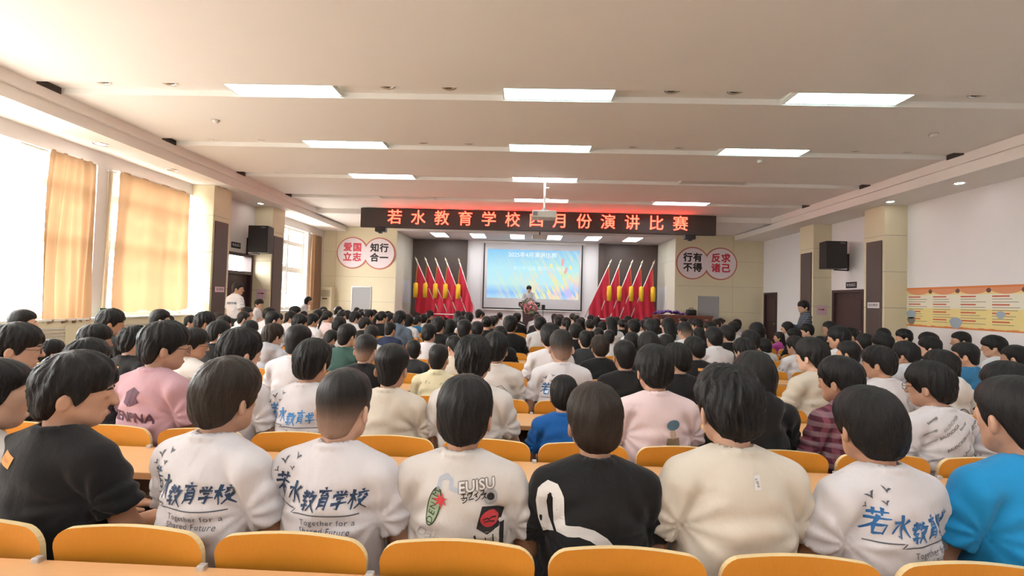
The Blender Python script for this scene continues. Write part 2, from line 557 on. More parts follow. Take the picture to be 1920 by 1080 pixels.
# ------------------------------------------------------------------ red lettered display over the stage
led = empty('led_display', (.285, 13.72, 3.69), 'long black display bar with glowing red Chinese characters above the stage', 'display')
MB().box(-5.40, 5.40, 0, .14, 0, .59, bev=.012).build('case', mat('led_case', (.060, .046, .042), .5), led)
MB().box(-5.35, 5.35, -.006, 0, .03, .56).build('panel_face', mat('led_face', (.060, .046, .042), .35, noise=.15, nscale=60), led)
mat('led_red', (.8, .05, .03), .5, emit=(1.0, .026, .014), estr=7.0)
for i, ch in enumerate('若水教育学校四月份演讲比赛'):
    text_on('character', ch, .47, MATS['led_red'], led, (-4.335 + i * .722, -.012, .30), (R90, 0, 0), bold=.003)
for x in (-4.75, 4.6):
    b = MB().box(x - .16, x + .16, -.1, .1, -.14, 0, bev=.01).box(x - .05, x + .05, -.1, 0, -.19, -.14)
    b.build('bracket', M_dark, led)
for x in (-5.0, -2.5, 0, 2.5, 5.0):
    MB().tube([(x, .07, .58), (x, .07, .62)], .01, 6).build('hanger', M_metal, led)

# ceiling projector on its pole
pr = empty('ceiling_projector', (.38, 10.2, 3.42), 'white projector hanging on a pole in front of the red display', 'projector')
MB().box(-.27, .27, -.2, .2, 0, .16, bev=.02).build('body', mat('projector_shell', (.66, .62, .58), .4), pr)
MB().lathe([(.0, 0), (.05, 0), (.06, .05), (.05, .05), (.035, .02), (0, .018)], n=18).build('lens', M_dark, pr, True, (.12, .2, .08), (-R90, 0, 0))
MB().box(-.25, -.15, -.206, -.2, .04, .13).build('vent', mat('projector_vent', (.25, .23, .22), .5), pr)
MB().box(-.1, .1, -.1, .1, .16, .19).tube([(0, 0, .19), (0, 0, .24)], .05, 12).build('mount_plate', M_metal, pr)
MB().tube([(0, 0, .22), (0, 0, 4.29 + TD - 3.42)], .022, 12).build('pole', M_frame, pr, True)
for z in (.45, .7):
    MB().box(.02, .1, -.01, .01, z, z + .02).build('cable_clip', M_frame, pr)
pr = empty('stage_projector', (.46, 15.9, 3.74), 'small white projector on the soffit just below the red display', 'projector')
MB().box(-.26, .26, -.16, .16, 0, .14, bev=.015).build('body', MATS['projector_shell'], pr)
MB().box(-.02, .02, -.02, .02, .14, .39).box(-.14, .14, -.02, .02, .14, .16).build('mount_arm', M_dark, pr)

# ------------------------------------------------------------------ speakers on brackets
def loudspeaker(x, y, z, rz, label, wall_x):
    o = empty('loudspeaker', (x, y, z), label, 'loudspeaker', 'wall loudspeakers', rz)
    MB().prism([(-.26, -.2), (.26, -.2), (.19, .2), (-.19, .2)], 2, 0, .70).build('cabinet', M_dark, o)
    MB().box(-.245, .245, -.212, -.2, .015, .685).build('grille', mat('speaker_grille', (.028, .028, .03), .6, bump=.5, bscale=400), o)
    MB().box(.08, .2, -.215, -.211, .645, .66).build('badge', MATS['grey_metal'], o)
    s = 1 if wall_x > x else -1
    dx = (wall_x - x) * s
    b = MB().tube([(s * .1, .05, -.02), (s * (dx - .01), .16, -.02)], .018, 6).tube([(s * (dx - .02), .16, -.02), (s * (dx - .02), .16, .42)], .018, 6).tube([(s * .18, .1, .1), (s * (dx - .02), .16, .40)], .016, 6)
    b.build('bracket', M_dark, o)
    return o


loudspeaker(-6.98, 11.75, 2.62, 0, 'black loudspeaker on a bracket above the window-side door', XL)
loudspeaker(7.98, 12.05, 2.63, 0, 'black loudspeaker on a bracket above the right-hand door', XR)

# ------------------------------------------------------------------ round motto boards
def eight(r, d, n=48):
    """outline of two overlapping discs of radius r, centres d apart"""
    a0 = math.acos((d / 2) / r)
    out = []
    for k in range(n + 1):
        a = -(math.pi - a0) + (2 * math.pi - 2 * a0) * k / n
        out.append((d / 2 + r * math.cos(a), r * math.sin(a)))
    for k in range(n + 1):
        a = a0 + (2 * math.pi - 2 * a0) * k / n
        out.append((-d / 2 + r * math.cos(a), r * math.sin(a)))
    return out


mat('motto_rim', srgb(196, 112, 92), .5)
mat('motto_face', (.80, .70, .74), .5)
mat('ink_red', (.62, .035, .075), .5)
mat('ink_black', (.018, .014, .018), .5)


def motto(x, z, left, right, cl, cr, label):
    o = empty('motto_board', (x, YF, z), label, 'sign', 'double-disc motto boards')
    MB().prism(eight(.585, 1.0), 1, -.03, -.001).build('rim', MATS['motto_rim'], o)
    MB().prism(eight(.545, 1.0), 1, -.036, -.03).build('face', MATS['motto_face'], o)
    for s, cx, c in ((left, -.5, cl), (right, .5, cr)):
        for i, ch in enumerate(s):
            text_on('character', ch, .33, MATS[c], o, (cx + (-.175, .175)[i % 2], -.038, (.185, -.175)[i // 2]), (R90, 0, 0), bold=.013)


motto(-5.89, 3.155, '爱国立志', '知行合一', 'ink_red', 'ink_black', 'pink double-disc motto board with red characters on its left disc')
motto(6.50, 3.10, '行有不得', '反求诸己', 'ink_black', 'ink_red', 'pink double-disc motto board with red characters on its right disc')

# ------------------------------------------------------------------ screen
sc_ = empty('projection_screen', (.29, YB - .06, 1.2), 'white projection screen with a blue sky slide behind the speaker', 'screen')
MB().box(-2.14, 2.14, -.09, .05, 2.71, 2.81, bev=.012).build('housing', M_frame, sc_)
MB().box(-2.04, -1.985, -.012, 0, .0, 2.71).box(1.985, 2.04, -.012, 0, .0, 2.71).box(-1.985, 1.985, -.012, 0, 0, .06).build('border', M_dark, sc_)
MB().box(-1.985, 1.985, -.010, 0, .06, 2.71).build('screen_fabric', mat('screen_fabric', (.62, .60, .62), .8), sc_)
MB().tube([(-2.04, -.006, -.02), (2.04, -.006, -.02)], .025, 8).build('weight_bar', M_frame, sc_)
pic = bpy.data.materials.new('slide_picture')
pic.use_nodes = True
nt = pic.node_tree
N, L = nt.nodes, nt.links
tc = N.new('ShaderNodeTexCoord')
sep = N.new('ShaderNodeSeparateXYZ')
L.new(tc.outputs['Object'], sep.inputs[0])


def ramp(stops, src):
    r = N.new('ShaderNodeValToRGB')
    r.color_ramp.elements[0].position, r.color_ramp.elements[0].color = stops[0][0], (*stops[0][1], 1)
    r.color_ramp.elements[1].position, r.color_ramp.elements[1].color = stops[-1][0], (*stops[-1][1], 1)
    for p, c in stops[1:-1]:
        r.color_ramp.elements.new(p).color = (*c, 1)
    L.new(src, r.inputs[0])
    return r.outputs[0]


def math_(op, a, b=None):
    q = N.new('ShaderNodeMath')
    q.operation = op
    for i, v in enumerate((a, b)):
        if v is None:
            continue
        if isinstance(v, (int, float)):
            q.inputs[i].default_value = v
        else:
            L.new(v, q.inputs[i])
    return q.outputs[0]


h = math_('DIVIDE', sep.outputs['Z'], 2.01)
sky = ramp([(0, (.42, .72, .95)), (.12, (.30, .55, .95)), (.3, (.55, .86, .92)), (.62, (.50, .86, .97)), (1, (.28, .62, .93))], h)
m0 = N.new('ShaderNodeMapping')
m0.inputs['Rotation'].default_value = (0, math.radians(30), 0)
L.new(tc.outputs['Object'], m0.inputs[0])
mp = N.new('ShaderNodeMapping')
mp.inputs['Scale'].default_value = (6.0, 1, .9)
L.new(m0.outputs[0], mp.inputs[0])
nz = N.new('ShaderNodeTexNoise')
nz.inputs['Scale'].default_value = 1.25
nz.inputs['Detail'].default_value = 3
L.new(mp.outputs[0], nz.inputs['Vector'])
blades = ramp([(0, (0, 0, 0)), (.42, (0, 0, 0)), (.58, (1, 1, 1)), (1, (1, 1, 1))], nz.outputs['Fac'])
n3 = N.new('ShaderNodeTexNoise')
n3.inputs['Scale'].default_value = 1.1
L.new(tc.outputs['Object'], n3.inputs['Vector'])
hues = ramp([(.3, (.50, .85, .60)), (.44, (.90, .88, .42)), (.56, (.95, .74, .55)), (.68, (.62, .58, .92))], n3.outputs['Fac'])
right = math_('MULTIPLY', math_('ADD', sep.outputs['X'], 2.0), .42)
up = math_('SUBTRACT', 1.15, h)
fac = math_('MULTIPLY', math_('MULTIPLY', blades, right), up)
fc = N.new('ShaderNodeClamp')
L.new(fac, fc.inputs[0])
mix = N.new('ShaderNodeMix')
mix.data_type = 'RGBA'
L.new(fc.outputs[0], mix.inputs[0])
L.new(sky, mix.inputs[6])
L.new(hues, mix.inputs[7])
em = N.new('ShaderNodeEmission')
em.inputs['Strength'].default_value = .40
L.new(mix.outputs[2], em.inputs[0])
L.new(em.outputs[0], N['Material Output'].inputs[0])
MB().box(-1.88, 1.90, -.003, 0, 0, 2.01).build('projected_slide', pic, sc_, loc=(0, -.0105, .46))
mat('slide_white', (.05, .05, .05), .9, emit=(.90, .97, 1), estr=.40)
mat('slide_faint', (.05, .05, .05), .9, emit=(.72, .95, 1), estr=.37)
mat('slide_pink', (.05, .03, .03), .9, emit=(.86, .42, .46), estr=.38)
mat('slide_gold', (.05, .05, .03), .9, emit=(.88, .84, .34), estr=.38)
text_on('slide_title', '2025年4月演讲比赛', .235, MATS['slide_white'], sc_, (-.02, -.0150, 2.25), (R90, 0, 0))
text_on('slide_subtitle', '读少年强国 塑自己一河山', .19, MATS['slide_faint'], sc_, (.25, -.0150, 1.70), (R90, 0, 0))
rg = random.Random(3)
for x, z, ln, an, c in ((1.22, 2.0, .34, 8, 'slide_pink'), (1.36, 1.66, .30, 20, 'slide_pink'), (1.55, 1.78, .2, -25, 'slide_gold'), (.75, 1.84, .18, 20, 'slide_gold')):
    q = MB()
    ca, sa = math.cos(math.radians(an)), math.sin(math.radians(an))
    pts = []
    for k in range(24):
        t = 2 * math.pi * k / 24
        u, v = .055 * math.sin(t) * (1 + .15 * math.cos(7 * t)), ln / 2 * math.cos(t)
        pts.append((u * ca + v * sa, -u * sa + v * ca))
    q.prism(pts, 1, -.0005, .0005)
    q.build('slide_wheat_ear', MATS[c], sc_, loc=(x, -.0145, z))

# ------------------------------------------------------------------ flags in two stands
mat('flag_red', (.56, .018, .05), .7, noise=.08, nscale=5, bump=.1, bscale=60)
mat('flag_pole', (.72, .66, .60), .35)
mat('spear_gold', (.62, .55, .42), .35, .5)
mat('tassel_yellow', (.83, .52, .03), .8, bump=.4, bscale=200)


def flag(tip, foot, sgn, seed, label, group):
    """a leaning pole with a spear head, a red cloth drooping from it and a yellow tassel"""
    T, B = Vector(tip), Vector(foot)
    o = empty('flag', B, label, 'flag', group)
    d = (T - B)
    L_ = d.length
    dn = d.normalized()
    MB().tube([(0, 0, 0), d * .93], .022, 8).build('pole', MATS['flag_pole'], o, True)
    q = MB()
    q.tube([d * .93, d * .945, d * .965, d * 1.0], [.022, .035, .03, .003], 8)
    q.build('spear_head', MATS['spear_gold'], o, True)
    rgn = random.Random(seed)
    nu, nv = 13, 15
    vs, fs = [], []
    # hoist edge on the pole; the cloth hangs straight down from it in folds, longest at the top
    for i in range(nu):
        u = i / (nu - 1)
        p0 = d * (.90 - .62 * u)
        ln = (1.95 - 1.15 * u) * (.93 + .07 * math.sin(seed * 2.3))
        for j in range(nv):
            v = j / (nv - 1)
            x = p0.x - sgn * -.0 + .045 * math.sin(u * 11 + v * 2.5 + seed) * v + sgn * .10 * v * (1 - u)
            z = max(p0.z - ln * v, .03 + .03 * u)
            yv = p0.y - .03 + .085 * math.sin(u * 19 + seed + v * 1.2) * (.2 + .8 * v) - .02 * v
            vs.append((x, yv, z))
    for i in range(nu - 1):
        for j in range(nv - 1):
            a = i * nv + j
            fs.append((a, a + 1, a + nv + 1, a + nv))
    cl = MB().add(vs, fs).build('cloth', MATS['flag_red'], o, True)
    sm = cl.modifiers.new('thickness', 'SOLIDIFY')
    sm.thickness = .006
    sb = cl.modifiers.new('soft', 'SUBSURF')
    sb.levels = sb.render_levels = 1
    t = d * .88
    MB().tube([t + Vector((sgn * .02, -.03, 0)), t + Vector((sgn * .05, -.07, -.45)), t + Vector((sgn * .05, -.09, -.8))], .006, 5).build('cord', MATS['tassel_yellow'], o)
    MB().tube([t + Vector((sgn * .05, -.09, -.72)), t + Vector((sgn * .05, -.09, -.76)), t + Vector((sgn * .05, -.09, -1.05)), t + Vector((sgn * .05, -.09, -1.30))], [.03, .085, .095, .085], 10).build('tassel', MATS['tassel_yellow'], o, True)


FY = 17.75
for i, (tx, bx) in enumerate(((778, 818), (796, 833), (815, 851), (834, 869), (859, 884))):
    p, q = on_y(tx, 481 + .6 * i, FY), on_y(bx, 592, FY - .15)
    q.z = .60
    q.x += .30
    flag(p, q, -1, i, 'red flag with yellow tassel in the left stand, %s from the left' % ordw[i], 'red flags on the stage')
for i, (tx, bx) in enumerate(((1147, 1098), (1165, 1125), (1187, 1147), (1206, 1165), (1228, 1185))):
    p, q = on_y(tx, 486 + .4 * i, FY), on_y(bx, 598, FY - .15)
    q.z = .60
    q.x -= .22
    flag(p, q, 1, i + 7, 'red flag with yellow tassel in the right stand, %s from the left' % ordw[i], 'red flags on the stage')
for x0, x1, lab in ((-3.75, -1.85, 'white rail stand holding the left-hand row of red flags'), (1.75, 4.15, 'white rail stand holding the right-hand row of red flags')):
    o = empty('flag_stand', ((x0 + x1) / 2, FY - .2, .48), lab, 'stand', 'flag stands')
    w = (x1 - x0) / 2
    MB().tube([(-w, 0, .48), (w, 0, .48)], .018, 8).build('rail', M_frame, o)
    for s in (-w, w):
        MB().tube([(s, 0, 0), (s, 0, .48)], .018, 8).build('post', M_frame, o)
    MB().box(-w, w, -.12, .12, 0, .03).build('base', M_dark, o)

# ------------------------------------------------------------------ lectern, flowers, microphone
lx, ly, lz = .17, 17.0, .48
le = empty('lectern', (lx, ly, lz), 'dark brown lectern in the middle of the stage', 'lectern')
MB().prism([(-.25, 0), (.25, 0), (.225, .2), (.25, .82), (-.25, .82), (-.225, .2)], 1, -.16, .18).build('body', M_door, le)
MB().box(-.26, .26, -.2, .22, 0, .05, bev=.008).build('plinth', M_door, le)
MB().prism([(-.25, .78), (-.40, .92), (-.40, 1.02), (.40, 1.02), (.40, .92), (.25, .78)], 1, -.14, .2).build('wing_top', M_dark, le)
MB().box(-.38, .38, -.17, .22, 1.02, 1.045, bev=.006).build('reading_board', M_door, le)
MB().lathe([(0, -.005), (.10, -.005), (.10, .0)], n=20).build('emblem', mat('emblem_red', (.30, .05, .05), .5), le, False, (0, -.162, .6), (R90, 0, 0))
fl = empty('flower_arrangement', (lx, ly - .22, lz + .86), 'round pink flower arrangement on the front of the lectern', 'flowers')
petal = [mat('petal_pink', (.78, .32, .36), .7), mat('petal_rose', (.70, .22, .28), .7), mat('petal_pale', (.85, .55, .55), .7)]
leafm = mat('leaf_green', (.20, .30, .16), .7)


def blossom(r):
    q = MB()
    for ring, (nr, rr, zz) in enumerate(((6, .95, .0), (5, .62, .35), (3, .32, .6))):
        for k in range(nr):
            a = 2 * math.pi * (k + ring * .5) / nr
            c = Vector((math.cos(a) * rr * r, math.sin(a) * rr * r, zz * r))
            t = Vector((-math.sin(a), math.cos(a), 0))
            u = Vector((math.cos(a) * .5, math.sin(a) * .5, .8))
            q.add([c - t * .45 * r - u * .3 * r, c + t * .45 * r - u * .3 * r, c + t * .5 * r + u * .35 * r, c + u * .55 * r, c - t * .5 * r + u * .35 * r], [(0, 1, 2, 3, 4)])
    return q


bl = [blossom(.055).mesh('blossom', m) for m in petal]
for k in range(34):
    a, rr = rg.random() * 6.28, math.sqrt(rg.random())
    x, z = .29 * rr * math.cos(a), .2 * rr * math.sin(a)
    y = -.12 * (1 - rr * rr)
    place('blossom', bl[k % 3], fl, (x, y, z), (R90 + rg.uniform(-.5, .5), rg.uniform(-.5, .5) + x, rg.random() * 6))
for k in range(16):
    a = 2 * math.pi * k / 16
    c = Vector((.30 * math.cos(a), .0, .2 * math.sin(a) + .01))
    e = c + Vector((math.cos(a) * .1, -.02, math.sin(a) * .1))
    w = Vector((-math.sin(a), 0, math.cos(a))) * .025
    MB().add([c, (c + e) / 2 + w, e, (c + e) / 2 - w], [(0, 1, 2, 3)]).build('leaf', leafm, fl)
MB().lathe([(.0, -.02), (.24, -.02), (.25, .03), (.0, .03)], n=18).build('foam_base', leafm, fl, False, (0, .02, 0), (R90, 0, 0))
ms = empty('microphone_stand', (lx + .52, ly - .05, lz), 'thin black stand with a small clip-on screen beside the lectern', 'stand')
MB().lathe([(0, .02), (.14, .015), (.15, 0)], n=16).build('base', M_dark, ms)
MB().tube([(0, 0, .01), (0, 0, .84)], .012, 8).build('pole', M_dark, ms)
MB().box(-.05, .07, -.012, .012, .80, .96).build('tablet', M_dark, ms)
MB().box(-.14, -.06, -.012, .012, .78, .94).build('sheet', M_frame, ms)

# side desk on the stage with folded cloth and a bag
dk = empty('stage_desk', (5.45, 15.9, .48), 'long reddish brown desk at the right end of the stage', 'desk')
M_desk = mat('desk_red_brown', (.17, .05, .03), .35, noise=.15, nscale=6, stretch=(1, 6, 6))
MB().box(-.95, .95, -.35, .35, .70, .75, bev=.008).build('desktop', M_desk, dk)
MB().box(-.92, .92, -.33, -.30, .0, .70).build('front_panel', M_desk, dk)
for s in (-.92, .89):
    MB().box(s, s + .03, -.30, .33, 0, .70).build('side_panel', M_desk, dk)
MB().box(-.22, -.10, -.345, -.33, .60, .63).box(.65, .77, -.345, -.33, .60, .63).build('label_plate', M_metal, dk)
cl = MB()
nu, nv = 22, 12
vs = [(-.55 + 1.0 * i / (nu - 1), -.28 + .5 * j / (nv - 1), .05 + .06 * math.sin(i * .9 + j * .4) * math.sin(j * .8) + (.05 if 4 < i < 16 else 0) + .03 * math.sin(i * 2.1)) for i in range(nu) for j in range(nv)]
vs = [(x, y, max(.008, z)) for x, y, z in vs]
cl.add(vs, [(i * nv + j, i * nv + j + 1, (i + 1) * nv + j + 1, (i + 1) * nv + j) for i in range(nu - 1) for j in range(nv - 1)])
co = cl.build('purple_cloth', mat('purple_satin', (.13, .045, .30), .4, noise=.3, nscale=9), None, True, (5.05, 15.9, 1.23))
tag(co, 'crumpled purple cloth lying on the stage desk', 'cloth')
co.modifiers.new('t', 'SOLIDIFY').thickness = -.008
bo = empty('black_bag', (5.78, 15.92, 1.23), 'small black bag on the stage desk beside the purple cloth', 'bag')
MB().box(-.16, .16, -.1, .1, 0, .20, bev=.04).build('pouch', M_dark, bo, True)
MB().tube([(-.08, 0, .19), (-.06, 0, .25), (.06, 0, .25), (.08, 0, .19)], .01, 6).build('handle', M_dark, bo)

# grey glazed doors in the front wall, standing air conditioner
M_mirror = mat('glazed_door', (.36, .36, .37), .5, .0, spec=.3)
for n, (x0, x1) in enumerate(((-6.35, -5.67), (6.25, 6.93))):
    o = struct(MB().box(x0 - .03, x0, YF - .03, YF - .002, .48, 1.93).box(x1, x1 + .03, YF - .03, YF - .002, .48, 1.93).box(x0, x1, YF - .03, YF - .002, 1.89, 1.93), 'door_%d' % (n + 4), M_metal)
    MB().box(x0, x1, YF - .02, YF - .002, .48, 1.89).build('door_leaf', M_mirror, o)
ac = empty('air_conditioner', (-7.2, YF - .2, 0), 'cream standing air conditioner in the front corner by the window', 'air conditioner')
MB().box(-.24, .24, -.18, .19, 0, 1.86, bev=.02).build('cabinet', mat('ac_shell', (.76, .68, .50), .4), ac)
for k in range(6):
    MB().box(-.2, .2, -.195, -.18, 1.52 + k * .04, 1.545 + k * .04).build('louvre_slat', mat('ac_slat', (.42, .36, .26), .5), ac)
MB().box(-.09, .09, -.186, -.18, 1.42, 1.46).build('display', M_dark, ac)

# ------------------------------------------------------------------ signs on the walls
mat('sign_white', (.75, .72, .73), .5)
mat('sign_pink', (.70, .50, .58), .6)
mat('sign_text', (.12, .10, .12), .6)
mat('exit_green', (.01, .25, .06), .4, emit=(.05, .95, .25), estr=.7)
mat('exit_dark', (.01, .07, .02), .5)
def wall_sign(name, y, z, w, h, side, xface, m, label, cat, txt=None, tm='sign_text', ts=.05, group=None):
    s = 1 if side == 'l' else -1
    o = empty(name, (xface, y, z), label, cat, group, rz=R90 if side == 'l' else -R90)
    MB().box(-w / 2, w / 2, -.015, -.001, -h / 2, h / 2).build('plate', MATS[m], o)
    if txt:
        text_on('lettering', txt, ts, MATS[tm], o, (0, -.0165, 0), (R90, 0, 0), bold=.001)
    return o


wall_sign('room_sign', 10.63, 1.69, .34, .13, 'r', XR - .535, 'sign_white', 'white name plate on the brown strip of the nearer right-hand pilaster', 'sign', '综合教室', ts=.07)
wall_sign('room_sign', 10.12, 1.62, .30, .12, 'l', XL + .535, 'sign_pink', 'pale pink name plate on the brown strip beside the window-side door', 'sign', '综合教室', ts=.06)
o = wall_sign('door_number_sign', 12.1, 2.22, .38, .16, 'r', XR, 'ink_black', 'small black number plate above the right-hand door', 'sign', '安全出口', 'sign_white', .08)
o = wall_sign('door_number_sign', 11.45, 2.78, .36, .15, 'l', XL, 'ink_black', 'small black number plate above the window-side door', 'sign', '安全出口', 'sign_white', .08)
for x, y, lab in ((8.27, 12.88, 'pink arrow notice on the right-hand pilaster by the door'), (-7.22, 12.22, 'pink arrow notice on the window-side pilaster by the door')):
    o = empty('arrow_notice', (x, y, 1.56), lab, 'notice', 'pink arrow notices')
    MB().box(-.14, .14, -.006, -.001, -.15, .12).build('sheet', MATS['sign_pink'], o)
    MB().prism([(-.09, -.012), (.02, -.012), (.02, -.035), (.09, 0), (.02, .035), (.02, .012), (-.09, .012)], 1, -.008, -.006).build('arrow', mat('arrow_red', (.30, .03, .06), .6), o)
ex = wall_sign('exit_sign', 7.80, 1.10, .30, .24, 'l', XL + .13, 'exit_dark', 'green lit exit sign on the wall below the window pier', 'sign')
MB().box(.0, .14, -.018, -.015, -.09, .09).build('running_figure_panel', MATS['exit_green'], ex)
MB().prism([(-.02, -.012), (-.08, -.012), (-.08, -.035), (-.13, 0), (-.08, .035), (-.08, .012), (-.02, .012)], 1, -.018, -.015).build('arrow', MATS['exit_green'], ex)
MB().tube([(.05, -.02, -.06), (.07, -.02, -.01), (.07, -.02, .03)], .01, 6).tube([(.07, -.02, -.01), (.11, -.02, -.04)], .009, 6).tube([(.03, -.02, .02), (.07, -.02, .025), (.11, -.02, .0)], .008, 6).tube([(.07, -.02, .05), (.07, -.02, .065)], .014, 6).build('running_figure', MATS['exit_dark'], ex)

# ------------------------------------------------------------------ illustrated poster strip on the right wall
po = empty('wall_poster', (XR, 8.87, 1.67), 'long yellow and orange printed poster strip on the right-hand wall', 'poster', None, -R90)
pw, ph_ = 1.50, .42
MB().box(-pw, pw, -.008, -.001, -ph_, ph_).build('sheet', mat('poster_sheet', (.80, .66, .28), .6, noise=.05, nscale=3), po)
MB().box(-pw, pw, -.0088, -.008, -.02, ph_ * .62).build('pale_band', mat('poster_pale', (.80, .76, .62), .6), po)
mat('poster_orange', (.70, .22, .06), .6)
mat('poster_red', (.60, .10, .05), .6)
mat('poster_ink', (.22, .19, .17), .6)
mat('poster_blue', (.35, .42, .50), .6)
MB().box(-pw, pw, -.009, -.0088, ph_ - .05, ph_).build('header_band', MATS['poster_orange'], po)
for k in range(5):
    cx = -pw + .30 + k * .60
    pts = [(cx - .29, ph_ - .04)] + [(cx - .29 + .58 * i / 12, ph_ - .07 - .09 * math.sin(math.pi * i / 12) ** .6) for i in range(13)] + [(cx + .29, ph_ - .04)]
    MB().prism(pts, 1, -.0098, -.0092).build('swag', mat('poster_swag', (.72, .30, .15), .6), po)
    MB().lathe([(0, 0), (.045, 0), (.045, .001)], n=14).build('lantern', mat('poster_lantern', (.16, .07, .05), .6), po, False, (cx + .29, -.0105, ph_ - .09), (R90, 0, 0))
    for r in range(11):
        z = ph_ * .52 - r * .052
        if r % 3 == 0:
            MB().box(cx - .25, cx - .25 + .30, -.0102, -.0096, z - .012, z + .012).build('heading', MATS['poster_red'], po)
        else:
            ln = rg.uniform(.3, .5)
            MB().box(cx - .25, cx - .25 + ln, -.0100, -.0096, z - .005, z + .005).build('text_line', MATS['poster_ink'], po)
for k in range(30):
    x = -pw + .05 + k * .1
    MB().box(x - .05, x + .05, -.0095, -.0088, -ph_, -ph_ + .025 + .02 * rg.random()).build('flame_border', MATS['poster_orange'], po)
for cx, cz, r, m_ in ((-1.38, -.16, .12, 'poster_blue'), (-1.38, -.30, .1, 'poster_ink'), (-.35, -.3, .13, 'poster_blue'), (.5, -.12, .08, 'poster_blue')):
    pts = [(cx + r * math.cos(t) * (1 + .12 * math.sin(3 * t)), cz + r * .85 * math.sin(t)) for t in [2 * math.pi * i / 20 for i in range(20)]]
    MB().prism(pts, 1, -.0112, -.0105).build('illustration', MATS[m_], po)

# ------------------------------------------------------------------ curtains
def curtain_mat(name, col, tl):
    m = bpy.data.materials.new(name)
    m.use_nodes = True
    nt = m.node_tree
    b = nt.nodes['Principled BSDF']
    b.inputs['Base Color'].default_value = (*col, 1)
    b.inputs['Roughness'].default_value = .9
    n = nt.nodes.new('ShaderNodeTexNoise')
    n.inputs['Scale'].default_value = 120
    bp = nt.nodes.new('ShaderNodeBump')
    bp.inputs['Strength'].default_value = .25
    bp.inputs['Distance'].default_value = .004
    nt.links.new(n.outputs['Fac'], bp.inputs['Height'])
    nt.links.new(bp.outputs[0], b.inputs['Normal'])
    t = nt.nodes.new('ShaderNodeBsdfTranslucent')
    t.inputs[0].default_value = (*tl, 1)
    x = nt.nodes.new('ShaderNodeMixShader')
    x.inputs[0].default_value = .42
    nt.links.new(b.outputs[0], x.inputs[1])
    nt.links.new(t.outputs[0], x.inputs[2])
    nt.links.new(x.outputs[0], nt.nodes['Material Output'].inputs[0])
    MATS[name] = m
    return m


M_curt = curtain_mat('curtain_tan', (.40, .26, .165), (.25, .150, .080))
M_sheer = curtain_mat('curtain_cream', (.78, .70, .58), (.70, .60, .45))


def curtain(y0, y1, z0, z1, folds, amp, x, label, m=None, seed=0, bulge=0.0):
    rgc = random.Random(seed)
    nu, nv = max(28, folds * 9), 16
    ph = [rgc.random() * 6 for _ in range(4)]
    vs, fs = [], []
    for i in range(nu):
        u = i / (nu - 1)
        for j in range(nv):
            v = j / (nv - 1)
            w = u * folds * 2 * math.pi + .8 * math.sin(u * 7 + ph[0]) + .5 * math.sin(v * 2.2 + ph[1])
            a = amp * (.55 + .45 * v)
            yy = y0 + (y1 - y0) * u + .018 * math.sin(v * 5 + u * 9 + ph[2]) + bulge * math.sin(v * math.pi) * (u - 1) * .6 + bulge * .35 * v * (u - .5)
            zz = z1 + (z0 - z1) * v + .02 * v * math.sin(u * folds * 5 + ph[3])
            vs.append((x + a * math.sin(w) + .012 * math.sin(u * 23 + v * 4), yy, zz))
    for i in range(nu - 1):
        for j in range(nv - 1):
            a = i * nv + j
            fs.append((a, a + nv, a + nv + 1, a + 1))
    o = empty('curtain', (0, 0, 0), label, 'curtain', 'window curtains')
    c = MB().add(vs, fs).build('drape', m or M_curt, o, True)
    sb = c.modifiers.new('soft', 'SUBSURF')
    sb.levels = sb.render_levels = 1
    MB().box(x - .012, x + .012, y0 - .03, y1 + .03, z1 - .015, z1 + .01).build('rail', M_frame, o)
    return o


curtain(6.74, 7.46, 1.0, 3.69, 5, .045, XL + .12, 'tan pleated curtain gathered at the end of the nearest window', None, 1, .12)
curtain(7.92, 9.66, 1.15, 3.69, 4, .028, XL + .12, 'broad tan curtain lit through by the sun across the second window', None, 2, .05)
curtain(15.2, 16.0, 1.02, 3.66, 5, .04, XL + .17, 'pinkish tan curtain at the far window in the front corner', None, 3, .05)
curtain(6.38, 6.70, 1.08, 3.66, 3, .03, XL + .06, 'pale cream lining curtain bunched beside the open window', M_sheer, 4, .1)
curtain(7.80, 7.90, 1.08, 3.66, 1, .02, XL + .04, 'narrow pale cream lining curtain beside the window pier', M_sheer, 5, .02)
curtain(-2.6, -.4, 1.0, 3.69, 7, .04, XL + .17, 'tan curtain drawn over the rearmost window', None, 6)
# ------------------------------------------------------------------ fixed rows of seats with desks behind their backs
ROW0, PITCH, SEAT0, SEATP, SEATW = 1.377, 1.01, -.416, .508, .468
NROW = 12
KMIN, KMAX = -10, 11
row_y = lambda r: ROW0 + PITCH * r


def plywood(name, c1, c2, scale, stretch, rough):
    m = bpy.data.materials.new(name)
    m.use_nodes = True
    nt = m.node_tree
    b = nt.nodes['Principled BSDF']
    b.inputs['Roughness'].default_value = rough
    tc = nt.nodes.new('ShaderNodeTexCoord')
    mp = nt.nodes.new('ShaderNodeMapping')
    mp.inputs['Scale'].default_value = stretch
    nt.links.new(tc.outputs['Object'], mp.inputs[0])
    n = nt.nodes.new('ShaderNodeTexNoise')
    n.inputs['Scale'].default_value = scale
    n.inputs['Detail'].default_value = 5
    n.inputs['Roughness'].default_value = .6
    nt.links.new(mp.outputs[0], n.inputs['Vector'])
    x = nt.nodes.new('ShaderNodeMix')
    x.data_type = 'RGBA'
    x.inputs[6].default_value = (*c1, 1)
    x.inputs[7].default_value = (*c2, 1)
    nt.links.new(n.outputs['Fac'], x.inputs[0])
    nt.links.new(x.outputs[2], b.inputs['Base Color'])
    MATS[name] = m
    return m


